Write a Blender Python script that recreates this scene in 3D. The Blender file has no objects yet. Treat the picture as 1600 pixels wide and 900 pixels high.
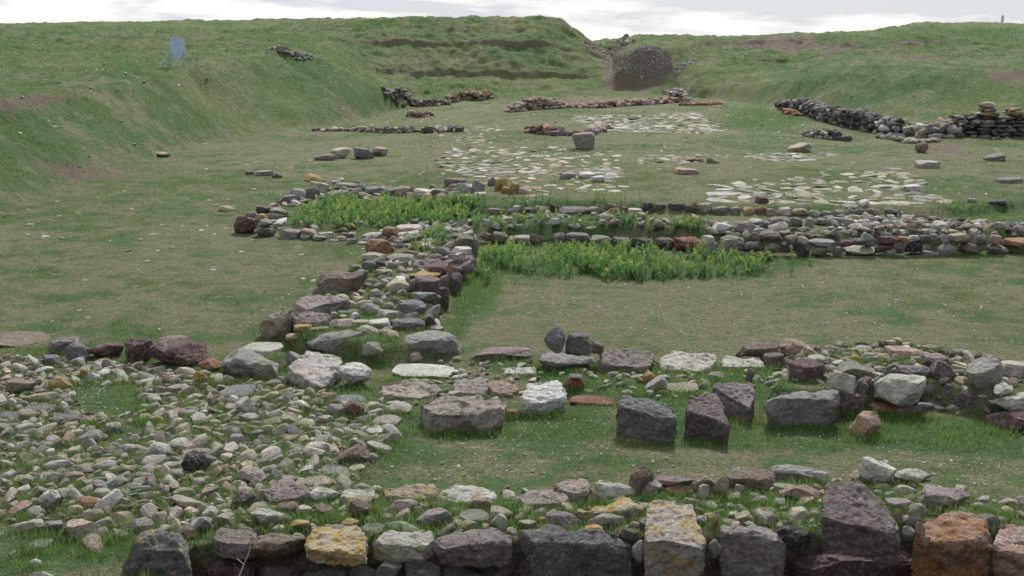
import bpy, bmesh, math, random
import numpy as np
from mathutils import Vector, Matrix, noise as mnoise

# ------------------------------------------------------------------ camera, sky, sun, exposure
SC = bpy.context.scene
COL = SC.collection
H = 4.0                                  # eye height above the trench floor
F = 800 / math.tan(math.radians(25))     # focal length in photo pixels
PITCH = math.atan((450 - 70) / F)        # horizon would fall on row 70
CP, SP = math.cos(PITCH), math.sin(PITCH)
cd = bpy.data.cameras.new('camera'); cam = bpy.data.objects.new('camera', cd); COL.objects.link(cam)
cam.location = (0, 0, H); cam.rotation_euler = (math.pi / 2 - PITCH, 0, 0)
cd.sensor_width = 36; cd.lens = 18 / math.tan(math.radians(25)); cd.clip_start = 0.1; cd.clip_end = 9000
SC.camera = cam
SC.view_settings.view_transform = 'Standard'; SC.view_settings.look = 'None'
SC.view_settings.gamma = 1; SC.view_settings.exposure = 1.30
SUN_EL, SUN_AZ = 41, 12                 # degrees; azimuth from straight ahead, negative = left
w = bpy.data.worlds.new('World'); SC.world = w; w.use_nodes = True
nt = w.node_tree; nt.nodes.clear()
def N(t, kind, **kw):
    n = t.nodes.new(kind)
    for k, v in kw.items():
        if k in n.inputs: n.inputs[k].default_value = v
        else: setattr(n, k, v)
    return n
out = N(nt, 'ShaderNodeOutputWorld')
sky = N(nt, 'ShaderNodeTexSky', sky_type='NISHITA', sun_disc=False,
        sun_elevation=math.radians(SUN_EL), sun_rotation=math.radians(SUN_AZ))
b1 = N(nt, 'ShaderNodeBackground', Strength=0.06); nt.links.new(sky.outputs[0], b1.inputs[0])
tc = N(nt, 'ShaderNodeTexCoord')
mp = N(nt, 'ShaderNodeMapping'); mp.inputs['Scale'].default_value = (1, 1, 6.5); mp.inputs['Location'].default_value = (0.35, 0.2, 0.1)
nt.links.new(tc.outputs['Generated'], mp.inputs[0])
n1 = N(nt, 'ShaderNodeTexNoise', Scale=8.5, Detail=9, Roughness=0.55, Distortion=0.2); nt.links.new(mp.outputs[0], n1.inputs['Vector'])
# bluer, darker cloud undersides higher up and to the right
sx = N(nt, 'ShaderNodeSeparateXYZ'); nt.links.new(tc.outputs['Generated'], sx.inputs[0])
m1 = N(nt, 'ShaderNodeMath', operation='MULTIPLY'); m1.inputs[1].default_value = 0.20; nt.links.new(sx.outputs[0], m1.inputs[0])
m2 = N(nt, 'ShaderNodeMath', operation='ADD'); nt.links.new(n1.outputs[0], m2.inputs[0]); nt.links.new(m1.outputs[0], m2.inputs[1])
mr = N(nt, 'ShaderNodeMapRange'); nt.links.new(sx.outputs[2], mr.inputs[0])
for i_, q_ in zip((1, 2, 3, 4), (0.0, 0.045, -0.06, 0.12)): mr.inputs[i_].default_value = q_
m3 = N(nt, 'ShaderNodeMath', operation='ADD'); nt.links.new(mr.outputs[0], m3.inputs[0]); nt.links.new(m2.outputs[0], m3.inputs[1])
cr = N(nt, 'ShaderNodeValToRGB'); nt.links.new(m3.outputs[0], cr.inputs[0])
e = cr.color_ramp.elements
e[0].position = 0.43; e[0].color = (1.0, 1.0, 1.0, 1)
e[1].position = 0.64; e[1].color = (0.54, 0.60, 0.70, 1)
x = cr.color_ramp.elements.new(0.52); x.color = (0.86, 0.88, 0.92, 1)
b2 = N(nt, 'ShaderNodeBackground'); nt.links.new(cr.outputs[0], b2.inputs[0])
# an overcast dome is brightest overhead
mz = N(nt, 'ShaderNodeMapRange'); nt.links.new(sx.outputs[2], mz.inputs[0]); nt.links.new(mz.outputs[0], b2.inputs[1])
for i_, q_ in zip((1, 2, 3, 4), (0.08, 0.9, 0.44, 0.56)): mz.inputs[i_].default_value = q_
mx = N(nt, 'ShaderNodeMixShader', Fac=0.88)
nt.links.new(b1.outputs[0], mx.inputs[1]); nt.links.new(b2.outputs[0], mx.inputs[2]); nt.links.new(mx.outputs[0], out.inputs[0])
sd = bpy.data.lights.new('sun', 'SUN'); sd.energy = 2.6; sd.angle = math.radians(8); sd.color = (1, 0.97, 0.92)
so = bpy.data.objects.new('sun', sd); COL.objects.link(so)
el, az = math.radians(SUN_EL), math.radians(SUN_AZ)
sdir = Vector((math.sin(az) * math.cos(el), math.cos(az) * math.cos(el), math.sin(el)))
so.rotation_euler = sdir.to_track_quat('Z', 'Y').to_euler(); so.location = (0, 0, 30)

# ------------------------------------------------------------------ numeric helpers
rng = np.random.default_rng(7); rnd = random.Random(11)
def ray(px, py):
    """direction of the ray through photo point (px, py), scaled to forward distance 1"""
    px = np.asarray(px, float); py = np.asarray(py, float)
    u = (px - 800) / F; v = (450 - py) / F
    fy = CP + v * SP; fz = -SP + v * CP
    return u / fy, fz / fy
def at_z(px, py, z=0.0):
    a, b = ray(px, py); Y = (z - H) / b
    return np.stack([a * Y, Y], -1)
def at_Y(px, py, Y):
    a, b = ray(px, py); return np.array([a * Y, Y, H + b * Y])
def vnoise(x, y, seed=0):
    """smooth 2-D value noise, -1..1"""
    xi = np.floor(x).astype(np.int64); yi = np.floor(y).astype(np.int64); fx = x - xi; fy = y - yi
    fx = fx * fx * (3 - 2 * fx); fy = fy * fy * (3 - 2 * fy)
    def hsh(a, b):
        n = (a * 374761393 + b * 668265263 + seed * 362437) & 0x7fffffff
        n = ((n ^ (n >> 13)) * 1274126177) & 0x7fffffff
        return ((n ^ (n >> 16)) & 0xffff) / 32767.5 - 1
    return (hsh(xi, yi) * (1 - fx) + hsh(xi + 1, yi) * fx) * (1 - fy) + (hsh(xi, yi + 1) * (1 - fx) + hsh(xi + 1, yi + 1) * fx) * fy
def fbm(x, y, o=4, seed=0):
    s = 0; a = 1; t = 0
    for i in range(o):
        s = s + a * vnoise(x * 2 ** i, y * 2 ** i, seed + i); t += a; a *= 0.55
    return s / t
def sdist(x, y, poly):
    """signed distance to a polygon, positive inside"""
    x = np.asarray(x, float); y = np.asarray(y, float)
    d = np.full(x.shape, 1e9); ins = np.zeros(x.shape, bool); n = len(poly)
    for i in range(n):
        ax, ay = poly[i]; bx, by = poly[(i + 1) % n]
        ex, ey = bx - ax, by - ay; L = ex * ex + ey * ey + 1e-12
        t = np.clip(((x - ax) * ex + (y - ay) * ey) / L, 0, 1)
        d = np.minimum(d, (x - ax - t * ex) ** 2 + (y - ay - t * ey) ** 2)
        if abs(ey) > 1e-12:
            c = ((ay > y) != (by > y)) & (x < ex * (y - ay) / ey + ax)
            ins ^= c
    d = np.sqrt(d)
    return np.where(ins, d, -d)
def sstep(v, a, b):
    t = np.clip((v - a) / (b - a), 0, 1); return t * t * (3 - 2 * t)
def pts(s): return [tuple(float(v) for v in p.split(',')) for p in s.split()]
def flat_poly(s, z=0.0):
    p = pts(s); return [tuple(q) for q in at_z([a for a, b in p], [b for a, b in p], z)]

# ------------------------------------------------------------------ the lie of the land
# columns of the surrounding banks: photo column -> (row of the foot) and (row, distance) of six breaks behind it
BANK = {
 -700: (560, (300, 17), (200, 22), (140, 34), (95, 55), (55, 90), (56, 130)),
 -300: (420, (190, 25), (160, 34), (120, 48), (85, 68), (48, 96), (49, 130)),
 0:    (338, (160, 34), (132, 46), (104, 60), (72, 78), (40, 100), (41, 130)),
 130:  (285, (147, 40), (124, 50), (100, 62), (68, 80), (37, 100), (38, 130)),
 250:  (248, (122, 46), (108, 54), (92, 66), (62, 84), (35, 103), (36, 130)),
 400:  (210, (102, 58), (90, 63), (80, 71), (55, 88), (33, 106), (34, 130)),
 450:  (204, (84, 64), (78, 68), (70, 76), (50, 90), (32, 106), (33, 130)),
 520:  (196, (92, 65), (88, 69), (84, 77), (58, 88), (31, 98), (32, 130)),
 565:  (188, (112, 66), (112, 71), (106, 79), (66, 87), (31, 94), (32, 130)),
 600:  (180, (133, 67), (134, 73), (114, 81), (69, 87), (31, 93), (32, 130)),
 650:  (166, (156, 70), (149, 77), (117, 83), (70, 87), (30, 92), (31, 130)),
 840:  (156, (150, 75), (143, 79), (120, 83), (72, 87), (28, 92), (29, 130)),
 866:  (155, (149, 75), (142, 79), (120, 83), (74, 87), (33, 92), (34, 130)),
 910:  (153, (149, 75), (142, 79), (121, 83), (84, 87), (68, 91), (66, 104)),
 943:  (152, (148, 76), (142, 79), (120, 82), (101, 86), (90, 90), (64, 104)),
 965:  (151, (147, 77), (140, 79), (112, 80), (88, 82), (72, 88), (60, 104)),
 990:  (151, (147, 77), (138, 78.6), (108, 79.6), (78, 81), (57, 88), (58, 130)),
 1045: (151, (146, 76), (128, 78), (104, 79.6), (80, 81.4), (57, 92), (58, 130)),
 1080: (153, (140, 74), (114, 78), (98, 82), (74, 88), (58, 97), (59, 130)),
 1140: (160, (132, 71), (108, 77), (96, 82), (70, 90), (58, 99), (59, 130)),
 1220: (168, (130, 66), (107, 73), (96, 80), (68, 90), (54, 100), (55, 130)),
 1290: (178, (112, 62), (88, 68), (85, 76), (76, 84), (52, 100), (53, 130)),
 1350: (184, (112, 60), (90, 66), (86, 75), (74, 84), (48, 100), (49, 130)),
 1400: (188, (112, 59), (94, 65), (87, 74), (70, 84), (38, 98), (39, 130)),
 1500: (192, (112, 58), (96, 64), (89, 73), (70, 84), (37, 98), (38, 130)),
 1600: (198, (112, 56), (100, 62), (92, 71), (72, 84), (40, 98), (41, 130)),
 1900: (225, (130, 46), (108, 55), (96, 68), (74, 84), (44, 98), (45, 130)),
 2400: (300, (190, 30), (140, 42), (105, 58), (80, 78), (50, 96), (51, 130)),
}
TERR1 = flat_poly('560,366 748,373 1020,379 1110,387 1250,392 1400,389 1600,388 2200,402 3400,420 3400,76 560,76')
TERR2 = flat_poly('560,320 1000,333 1200,336 1300,340 1500,340 1600,330 2200,320 3400,320 3400,76 560,76', .34)
CROSS = flat_poly('450,548 478,486 545,430 585,392 610,368 740,371 738,412 712,455 690,510 716,556 600,575')
PIT = flat_poly('215,915 300,856 560,852 900,848 1250,843 1430,836 1620,836 1960,832 2060,870 2300,6000 120,6000')
RIGHTW = flat_poly('1188,640 1230,652 1310,650 1440,634 1560,655 1640,670 1760,640 1700,590 1560,560 1400,560 1240,575')
FRONTF = flat_poly('330,850 360,790 560,768 900,764 1100,752 1500,752 1800,760 1800,850 1300,850')
def basin(x, y):
    z = 0.025 * fbm(x * 0.5, y * 0.5, 3, 5) + 0.012 * fbm(x * 3, y * 3, 3, 9)
    z = z + 0.34 * sstep(sdist(x, y, TERR1), -0.05, 0.12) * (0.6 * sstep(x / np.maximum(y, 1), -0.12, -0.03) + 0.4 * sstep(x / np.maximum(y, 1), -0.03, 0.06))
    z = z + 0.20 * sstep(sdist(x, y, TERR2), -0.1, 0.25) * sstep(x / np.maximum(y, 1), -0.12, -0.01)
    z = z + 0.24 * sstep(sdist(x, y, CROSS), -0.05, 0.25)
    z = z + 0.26 * sstep(sdist(x, y, RIGHTW), -0.02, 0.15)
    z = z + 0.05 * sstep(sdist(x, y, FRONTF), -0.3, 0.3)
    z = z - 0.80 * sstep(sdist(x, y, PIT), 0.0, 0.12)
    return z
_cx = sorted(BANK); _u = np.array([(c - 800) / F / CP for c in _cx])
_foot = []
for c in _cx:
    # distance at which the ray through the foot row meets the floor
    a, b = ray(c, BANK[c][0]); Y = 20.0
    for _ in range(30): Y = (float(basin(np.array([a * Y]), np.array([Y]))[0]) - H) / b
    _foot.append((Y, H + b * Y))
_D = np.array([[_foot[i][0]] + [k[1] for k in BANK[c][1:]] for i, c in enumerate(_cx)], float)
_Z = np.array([[_foot[i][1]] + [H + float(ray(c, k[0])[1]) * k[1] for k in BANK[c][1:]] for i, c in enumerate(_cx)], float)
for i in range(len(_cx)):
    for j in range(1, 7): _D[i, j] = max(_D[i, j], _D[i, j - 1] + 0.8)
def height(x, y, want_cliff=False):
    x = np.asarray(x, float); y = np.asarray(y, float)
    r = np.hypot(x, y); a = np.arctan2(x, y)
    ac = np.clip(a, -0.95, 0.95)
    Y = r * np.cos(ac); u = np.tan(ac)
    u = u + 0.006 * vnoise(x * 0.25, y * 0.25, 31)
    Ds = [np.interp(u, _u, _D[:, j]) for j in range(7)]; Zs = [np.interp(u, _u, _Z[:, j]) for j in range(7)]
    z0 = basin(x, y)
    calm = 1 - .85 * np.exp(-((x - 9.6) / 5.0) ** 2 - ((y - 80.5) / 5.0) ** 2)
    wob = 0.5 * fbm(x * 0.35, y * 0.35, 3, 17) * calm
    Yw = Y + wob * np.clip((Y - 20) / 30, 0, 1)
    z = z0.copy(); cliff = np.zeros(z.shape)
    for j in range(6):
        za = Zs[j] if j else z0
        t = np.clip((Yw - Ds[j]) / (Ds[j + 1] - Ds[j]), 0, 1)
        # a scarp: the segment's rise is partly taken in one small cliff
        k = 0.0
        if j in (3, 4):
            sc = np.interp(u, [-0.16, -0.12, 0.05, 0.09, 0.2, 0.24, 0.36, 0.4], [0, 0.3, 0.3, 0.1, 0.25, 0.25, 0.2, 0] if j == 4 else [0, 0.34, 0.34, 0, 0, 0.15, 0.2, 0.2])
            sc = sc * (0.75 + 0.35 * vnoise(x * 0.15, y * 0.02, 41 + j))
            k = np.clip(1.25 * sc / np.maximum(Zs[j + 1] - za, 0.4), 0, 0.65)
            cliff = np.maximum(cliff, sstep(k, .02, .08) * (t > 0) * (1 - sstep(t, .05, .08)))
        t2 = (1 - k) * t + k * sstep(t, 0.0, 0.07)
        z = np.where(Yw > Ds[j], za + (Zs[j + 1] - za) * t2, z)
    if want_cliff: return cliff
    far = Y > Ds[6]
    z = np.where(far, Zs[6] - (Zs[6] + 3) * sstep(Y, Ds[6], Ds[6] + 320), z)
    bank = sstep(Yw, Ds[0] - 1, Ds[1])
    z = z + bank * calm * (0.34 * fbm(x * 0.45, y * 0.45, 4, 3) + 0.17 * fbm(x * 1.7, y * 1.7, 3, 8) + 0.05 * fbm(x * 5, y * 5, 2, 12)) * (1 - sstep(Y, 130, 300))
    # spoil bank the photographer stands on
    nb = np.where(y > -2, y, -2) + 0.04 * x * x * 0.3
    z = z + np.where(r < 40, 1, 0) * (2.35 - z) * (1 - sstep(np.maximum(y, 0) * 1.0 + 0 * nb, 2.0, 5.4)) * np.where(np.abs(x) < 1e9, 1, 0)
    return z
def hz(x, y): return float(height(np.array([x]), np.array([y]))[0])
_steps = np.geomspace(5.0, 150, 520)
def hit(px, py, on=0.0):
    """where the ray through the photo point meets the ground (raised by on); arrays allowed"""
    px = np.atleast_1d(np.asarray(px, float)); py = np.atleast_1d(np.asarray(py, float))
    a, b = ray(px, py); out = np.zeros((len(px), 3))
    X = a[:, None] * _steps; Z = H + b[:, None] * _steps
    g = height(X, np.broadcast_to(_steps, X.shape)) + on
    below = Z <= g
    k = np.argmax(below, 1); k[~below.any(1)] = len(_steps) - 1; k = np.maximum(k, 1)
    i = np.arange(len(px)); d0 = Z[i, k - 1] - g[i, k - 1]; d1 = g[i, k] - Z[i, k]
    t = np.clip(d0 / np.maximum(d0 + d1, 1e-9), 0, 1); Y = _steps[k - 1] + (_steps[k] - _steps[k - 1]) * t
    return np.stack([a * Y, Y, H + b * Y], -1)
def gpoly(s):
    p = pts(s); h = hit([a for a, b in p], [b for a, b in p]); return [(q[0], q[1]) for q in h]
def px_of(p):
    """photo pixel and depth of world points"""
    p = np.asarray(p, float); dy = p[..., 1] * CP - (p[..., 2] - H) * SP; dz = p[..., 1] * SP + (p[..., 2] - H) * CP
    return 800 + F * p[..., 0] / dy, 450 - F * dz / dy, dy

# ------------------------------------------------------------------ where it is lush, dry or bare
LUSH = [(gpoly(s), w, soft) for s, w, soft in [
 ('0,845 120,820 330,850 300,899 0,899', 1.0, .3), ('92,606 130,594 225,600 240,645 180,655 120,640', .75, .15), ('0,560 350,590 600,640 620,690 560,760 350,835 0,860', .42, .2),
 ('330,820 380,790 1300,775 1600,800 1600,830 1200,825 800,830 450,825', .85, .2),
 ('500,775 700,745 1000,735 1000,750 700,765', .35, .3),
 ('540,655 640,630 960,640 1200,650 1600,690 1600,715 1200,705 800,690 600,690', .75, .3),
 ('1320,625 1600,660 1600,715 1340,690', 1.0, .25), ('720,570 800,560 1200,575 1240,620 900,640 850,600', .8, .25),
 ('690,520 700,450 745,410 800,400 790,450 745,500 735,530', .9, .3), ('450,300 760,305 1000,325 1000,400 760,400 740,330 700,360 560,375 430,365', .6, .4),
 ('745,385 1270,405 1250,440 900,440 760,430', .6, .5), ('1300,540 1480,548 1450,580 1250,570', .7, .2),
 ('560,540 640,500 650,400 600,430 540,470 500,500', .5, .2), ('60,585 230,600 210,655 80,650', .6, .2),
 ('430,370 560,365 610,400 470,400', .5, .4), ('1160,165 1300,185 1250,210 1100,200', .8, 2), ('1440,315 1600,320 1600,350 1480,345', .8, .6),
 ('140,205 260,250 300,260 180,330 100,300', .4, 1.5), ('480,560 640,575 690,620 560,640 440,620', .35, .3)]]
EARTH = [(gpoly(s), w, soft) for s, w, soft in [
 ('65,262 110,255 150,252 205,262 200,280 120,282', .75, .7), ('0,163 40,155 110,145 125,150 60,162 0,172', 1.0, .6),
 ('185,150 230,165 215,175 170,165', .35, .8), ('0,575 340,590 600,640 610,690 560,770 360,840 200,850 0,860', .3, .3),
 ('1210,140 1330,130 1370,160 1290,165', .3, 1), ('952,86 985,80 1050,81 1048,112 1000,146 945,140', 1.0, .25),
 ('905,68 985,60 970,85 940,92', 1.0, .3), ('840,30 870,32 900,50 880,50', .5, .5), ('1280,85 1330,78 1330,84 1290,92', .6, .6),
 ('1540,110 1600,108 1600,128 1550,128', .8, .6), ('1310,120 1380,125 1400,150 1340,150', .3, 1), ('1430,225 1520,220 1540,245 1450,250', .6, .7),
 ('940,725 1010,700 1060,720 1020,740', .3, .3), ('820,150 1120,150 1130,165 800,170', .6, 1.0), ('470,165 550,165 560,182 480,185', .5, .8),
 ('1230,55 1300,70 1380,76 1380,80 1300,78 1150,66', .8, .4), ('100,35 260,36 200,38 150,39', .1, 1), ('430,105 470,112 480,120 420,110', .3, .6),
 ('1400,88 1470,84 1480,92 1410,96', .6, .5), ('220,705 330,700 340,745 230,750', .0, .3)]] + [(PIT, 1.0, .06)]
def masks(x, y):
    L = np.zeros(np.shape(x)); E = np.zeros(np.shape(x))
    for p, w_, s in LUSH: L = np.maximum(L, w_ * sstep(sdist(x, y, p) + s * 0.6 * fbm(x * 1.5, y * 1.5, 2, 71), -s, s))
    for p, w_, s in EARTH: E = np.maximum(E, w_ * sstep(sdist(x, y, p) + s * 1.0 * fbm(x * 1.1, y * 1.1, 3, 77), -s, s))
    E = np.maximum(E, height(x, y, True) * (.55 + .35 * vnoise(x * .4, y * .1, 45)))
    r = np.hypot(x, y); ac = np.clip(np.arctan2(x, y), -0.95, 0.95); u = np.tan(ac); Y = r * np.cos(ac)
    d0 = np.interp(u, _u, _D[:, 0])
    bank = sstep(Y, d0 - 2.0, d0 + 2.0)
    nz = fbm(x * 0.35, y * 0.35, 4, 51); nf = fbm(x * 1.9, y * 1.9, 3, 55)
    L = np.maximum(L, 0.24 + 0.65 * nz + 0.45 * nf)
    L = np.maximum(L, bank * (0.60 + 0.6 * nz + 0.45 * nf))
    G = np.clip(bank * (0.35 + 1.1 * fbm(x * 0.22, y * 0.22, 3, 61)), 0, 1)      # yellower growth on the banks
    E = np.maximum(E, (0.55 - .2 * bank) * sstep(nz + 0.7 * nf, 0.35, 0.9))
    return np.clip(L, 0, 1), np.clip(E, 0, 1), G

# ------------------------------------------------------------------ materials
def mat(name):
    m = bpy.data.materials.new(name); m.use_nodes = True; t = m.node_tree; t.nodes.clear()
    o = N(t, 'ShaderNodeOutputMaterial'); p = N(t, 'ShaderNodeBsdfPrincipled', Roughness=0.92)
    p.inputs['Specular IOR Level'].default_value = 0.25
    t.links.new(p.outputs[0], o.inputs[0]); return m, t, p
def mixc(t, fac, a, b, blend='MIX'):
    n = N(t, 'ShaderNodeMix', data_type='RGBA', blend_type=blend)
    for i, v in ((0, fac), (6, a), (7, b)):
        if hasattr(v, 'is_linked'): t.links.new(v, n.inputs[i])
        elif isinstance(v, (int, float)): n.inputs[i].default_value = v
        else: n.inputs[i].default_value = (*v, 1)
    return n.outputs[2]
def mrange(t, v, a, b, c=0.0, d=1.0):
    n = N(t, 'ShaderNodeMapRange'); t.links.new(v, n.inputs[0])
    for i, q in zip((1, 2, 3, 4), (a, b, c, d)): n.inputs[i].default_value = q
    return n.outputs[0]
def mth(t, op, a, b):
    n = N(t, 'ShaderNodeMath', operation=op)
    for i, v in enumerate((a, b)):
        if hasattr(v, 'is_linked'): t.links.new(v, n.inputs[i])
        else: n.inputs[i].default_value = v
    return n.outputs[0]
def noise(t, pos, s, d=4, r=0.55):
    n = N(t, 'ShaderNodeTexNoise', Scale=s, Detail=d, Roughness=r); t.links.new(pos, n.inputs['Vector']); return n.outputs[0]
def stone_mat(name):
    m, t, p = mat(name)
    pos = N(t, 'ShaderNodeNewGeometry').outputs['Position']
    col = N(t, 'ShaderNodeAttribute', attribute_name='col').outputs['Color']
    li = N(t, 'ShaderNodeAttribute', attribute_name='li').outputs['Fac']
    a = noise(t, pos, 7, 6, 0.6); b = noise(t, pos, 38, 5, 0.7); c = noise(t, pos, 2.6, 3)
    v = mth(t, 'MULTIPLY', mrange(t, a, .3, .72, .72, 1.22), mrange(t, b, .28, .75, .66, 1.34))
    base = mixc(t, 1.0, col, v, 'MULTIPLY')
    hs = N(t, 'ShaderNodeHueSaturation'); t.links.new(base, hs.inputs['Color']); t.links.new(mrange(t, noise(t, pos, 5.5, 5, .6), .36, .64, .72, 1.25), hs.inputs['Saturation'])
    base = mixc(t, mrange(t, c, .42, .62, 0, .16), hs.outputs[0], (.20, .185, .155))
    # pale crusts, rusty stains, ochre lichen
    pale = mrange(t, mth(t, 'ADD', noise(t, pos, 19, 7, .7), mth(t, 'MULTIPLY', b, .25)), .64, .80)
    base = mixc(t, mth(t, 'MULTIPLY', pale, .42), base, (.36, .345, .30))
    vr = N(t, 'ShaderNodeTexVoronoi', Scale=17.0); 
    wn = N(t, 'ShaderNodeVectorMath', operation='MULTIPLY_ADD'); nn_ = N(t, 'ShaderNodeTexNoise', Scale=30.0, Detail=4); t.links.new(pos, nn_.inputs['Vector'])
    t.links.new(nn_.outputs['Color'], wn.inputs[0]); wn.inputs[1].default_value = (.05, .05, .05); t.links.new(pos, wn.inputs[2]); t.links.new(wn.outputs[0], vr.inputs['Vector'])
    ros = mth(t, 'MULTIPLY', mrange(t, vr.outputs['Distance'], .26, .34, 1, 0), mrange(t, noise(t, pos, 3.1, 3), .50, .60))
    base = mixc(t, mth(t, 'MULTIPLY', ros, .38), base, (.40, .39, .34))
    rust = mrange(t, noise(t, pos, 4.4, 5, .62), .60, .74)
    base = mixc(t, mth(t, 'MULTIPLY', rust, .28), base, (.27, .155, .08))
    lm = mrange(t, mth(t, 'ADD', mth(t, 'ADD', noise(t, pos, 8.5, 7, .68), mth(t, 'MULTIPLY', li, .28)), mth(t, 'MULTIPLY', mth(t, 'SUBTRACT', .55, vr.outputs['Distance']), .22)), .72, .79)
    lichen = mixc(t, b, (.30, .19, .045), (.46, .345, .13))
    base = mixc(t, mth(t, 'MULTIPLY', lm, mrange(t, li, 0.03, .3, 0, .9)), base, lichen)
    pit = mrange(t, noise(t, pos, 55, 3, .6), .60, .70)          # dark pores and grime
    base = mixc(t, mth(t, 'MULTIPLY', pit, .55), base, (.03, .028, .025))
    band = mrange(t, noise(t, pos, 3.3, 8, .75), .50, .535); band2 = mrange(t, noise(t, pos, 3.3, 8, .75), .535, .57, 1, 0)
    crack = mth(t, 'MULTIPLY', band, band2)
    base = mixc(t, mth(t, 'MULTIPLY', crack, .35), base, (.05, .045, .04))
    t.links.new(base, p.inputs['Base Color'])
    bh = mth(t, 'ADD', mth(t, 'MULTIPLY', noise(t, pos, 14, 9, .72), 1.4), mth(t, 'MULTIPLY', noise(t, pos, 85, 4, .7), .35))
    bm_ = N(t, 'ShaderNodeBump', Strength=1.0, Distance=0.045); t.links.new(bh, bm_.inputs['Height']); t.links.new(bm_.outputs[0], p.inputs['Normal'])
    return m
M_STONE = stone_mat('weathered_stone')
def veg_mat(name):
    m, t, p = mat(name)
    col = N(t, 'ShaderNodeAttribute', attribute_name='col').outputs['Color']
    t.links.new(col, p.inputs['Base Color']); p.inputs['Roughness'].default_value = 0.7
    tr = N(t, 'ShaderNodeBsdfTranslucent'); t.links.new(col, tr.inputs[0])
    mx_ = N(t, 'ShaderNodeMixShader', Fac=0.45); t.links.new(p.outputs[0], mx_.inputs[1]); t.links.new(tr.outputs[0], mx_.inputs[2])
    o_ = [n for n in t.nodes if n.type == 'OUTPUT_MATERIAL'][0]; t.links.new(mx_.outputs[0], o_.inputs[0])
    return m
M_VEG = veg_mat('leaf_and_blade')
def ground_mat():
    m, t, p = mat('turf_and_soil')
    pos = N(t, 'ShaderNodeNewGeometry').outputs['Position']
    at = N(t, 'ShaderNodeAttribute', attribute_name='mask').outputs['Color']
    s = N(t, 'ShaderNodeSeparateColor'); t.links.new(at, s.inputs[0])
    L, E, G = s.outputs[0], s.outputs[1], s.outputs[2]
    n1_ = noise(t, pos, 1.3, 6, .65); n2_ = noise(t, pos, 9, 6, .7); n3_ = noise(t, pos, 45, 4, .7)
    n4_ = noise(t, pos, .45, 5, .6); n5_ = noise(t, pos, 3.6, 7, .74)
    dry = mixc(t, mrange(t, n5_, .36, .62), (.190, .172, .105), (.125, .148, .066))
    dry = mixc(t, mth(t, 'MULTIPLY', mrange(t, n3_, .48, .66), .6), dry, (.23, .21, .14))
    green = mixc(t, mrange(t, n5_, .35, .65), (.046, .098, .037), (.094, .155, .058))
    yel = mixc(t, mrange(t, n1_, .4, .62), (.085, .135, .036), (.150, .175, .050))
    green = mixc(t, mth(t, 'MULTIPLY', G, .6), green, yel)
    lf = mth(t, 'ADD', L, mth(t, 'MULTIPLY', mth(t, 'SUBTRACT', mth(t, 'ADD', n1_, n5_), 1.0), 2.6))
    c = mixc(t, mrange(t, lf, .10, .66), dry, green)
    soil = mixc(t, mrange(t, n2_, .3, .7), (.085, .066, .046), (.19, .155, .12))
    soil = mixc(t, mrange(t, n3_, .5, .75), soil, (.23, .20, .16))
    ef = mth(t, 'ADD', E, mth(t, 'MULTIPLY', mth(t, 'SUBTRACT', mth(t, 'ADD', n1_, n5_), 1.0), 1.6))
    c = mixc(t, mrange(t, ef, .35, .62), c, soil)
    # little pale chips lying all over the turf
    vo = N(t, 'ShaderNodeTexVoronoi', Scale=7.0); t.links.new(pos, vo.inputs['Vector'])
    chip = mth(t, 'MULTIPLY', mrange(t, vo.outputs['Distance'], .10, .15, 1, 0), mrange(t, noise(t, pos, 1.7, 3), .56, .66))
    c = mixc(t, mth(t, 'MULTIPLY', chip, .5), c, (.36, .34, .29))
    c = mixc(t, 1.0, c, mrange(t, n3_, .32, .68, .68, 1.34), 'MULTIPLY')
    c = mixc(t, 1.0, c, mrange(t, noise(t, pos, 19, 5, .75), .34, .66, .66, 1.40), 'MULTIPLY')
    t.links.new(c, p.inputs['Base Color']); p.inputs['Roughness'].default_value = 0.98; p.inputs['Specular IOR Level'].default_value = 0.1
    bh = mth(t, 'ADD', mth(t, 'MULTIPLY', n5_, 1.6), mth(t, 'ADD', mth(t, 'MULTIPLY', n2_, 1.0), mth(t, 'MULTIPLY', n3_, .35)))
    bm_ = N(t, 'ShaderNodeBump', Strength=1.0, Distance=0.14); t.links.new(bh, bm_.inputs['Height']); t.links.new(bm_.outputs[0], p.inputs['Normal'])
    return m
M_GROUND = ground_mat()

def link(name, v, faces, m, parent=None, attrs=None, smooth=False, loc=None):
    """one mesh object out of numpy arrays; faces is an (n,k) array; attrs: name -> per-vertex array (n,3) or (n,)"""
    me = bpy.data.meshes.new(name); v = np.asarray(v, np.float32)
    if loc is not None: v = v - np.asarray(loc, np.float32)
    faces = np.asarray(faces, np.int32); nf, k = faces.shape
    me.vertices.add(len(v)); me.vertices.foreach_set('co', v.ravel())
    me.loops.add(nf * k); me.loops.foreach_set('vertex_index', faces.ravel())
    me.polygons.add(nf); me.polygons.foreach_set('loop_start', np.arange(nf, dtype=np.int32) * k)
    me.polygons.foreach_set('loop_total', np.full(nf, k, np.int32))
    me.polygons.foreach_set('use_smooth', np.full(nf, smooth))
    for an, av in (attrs or {}).items():
        av = np.asarray(av, np.float32)
        if av.ndim == 2:
            at = me.attributes.new(an, 'FLOAT_COLOR', 'POINT'); at.data.foreach_set('color', np.concatenate([av, np.ones((len(av), 1), np.float32)], 1).ravel())
        else:
            at = me.attributes.new(an, 'FLOAT', 'POINT'); at.data.foreach_set('value', av)
    me.materials.append(m); me.update(); me.validate()
    o = bpy.data.objects.new(name, me); COL.objects.link(o)
    if loc is not None: o.location = loc
    if parent: o.parent = parent
    return o
def tag(o, label=None, cat=None, group=None, kind=None):
    if label: o['label'] = label
    if cat: o['category'] = cat
    if group: o['group'] = group
    if kind: o['kind'] = kind
    return o

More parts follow.
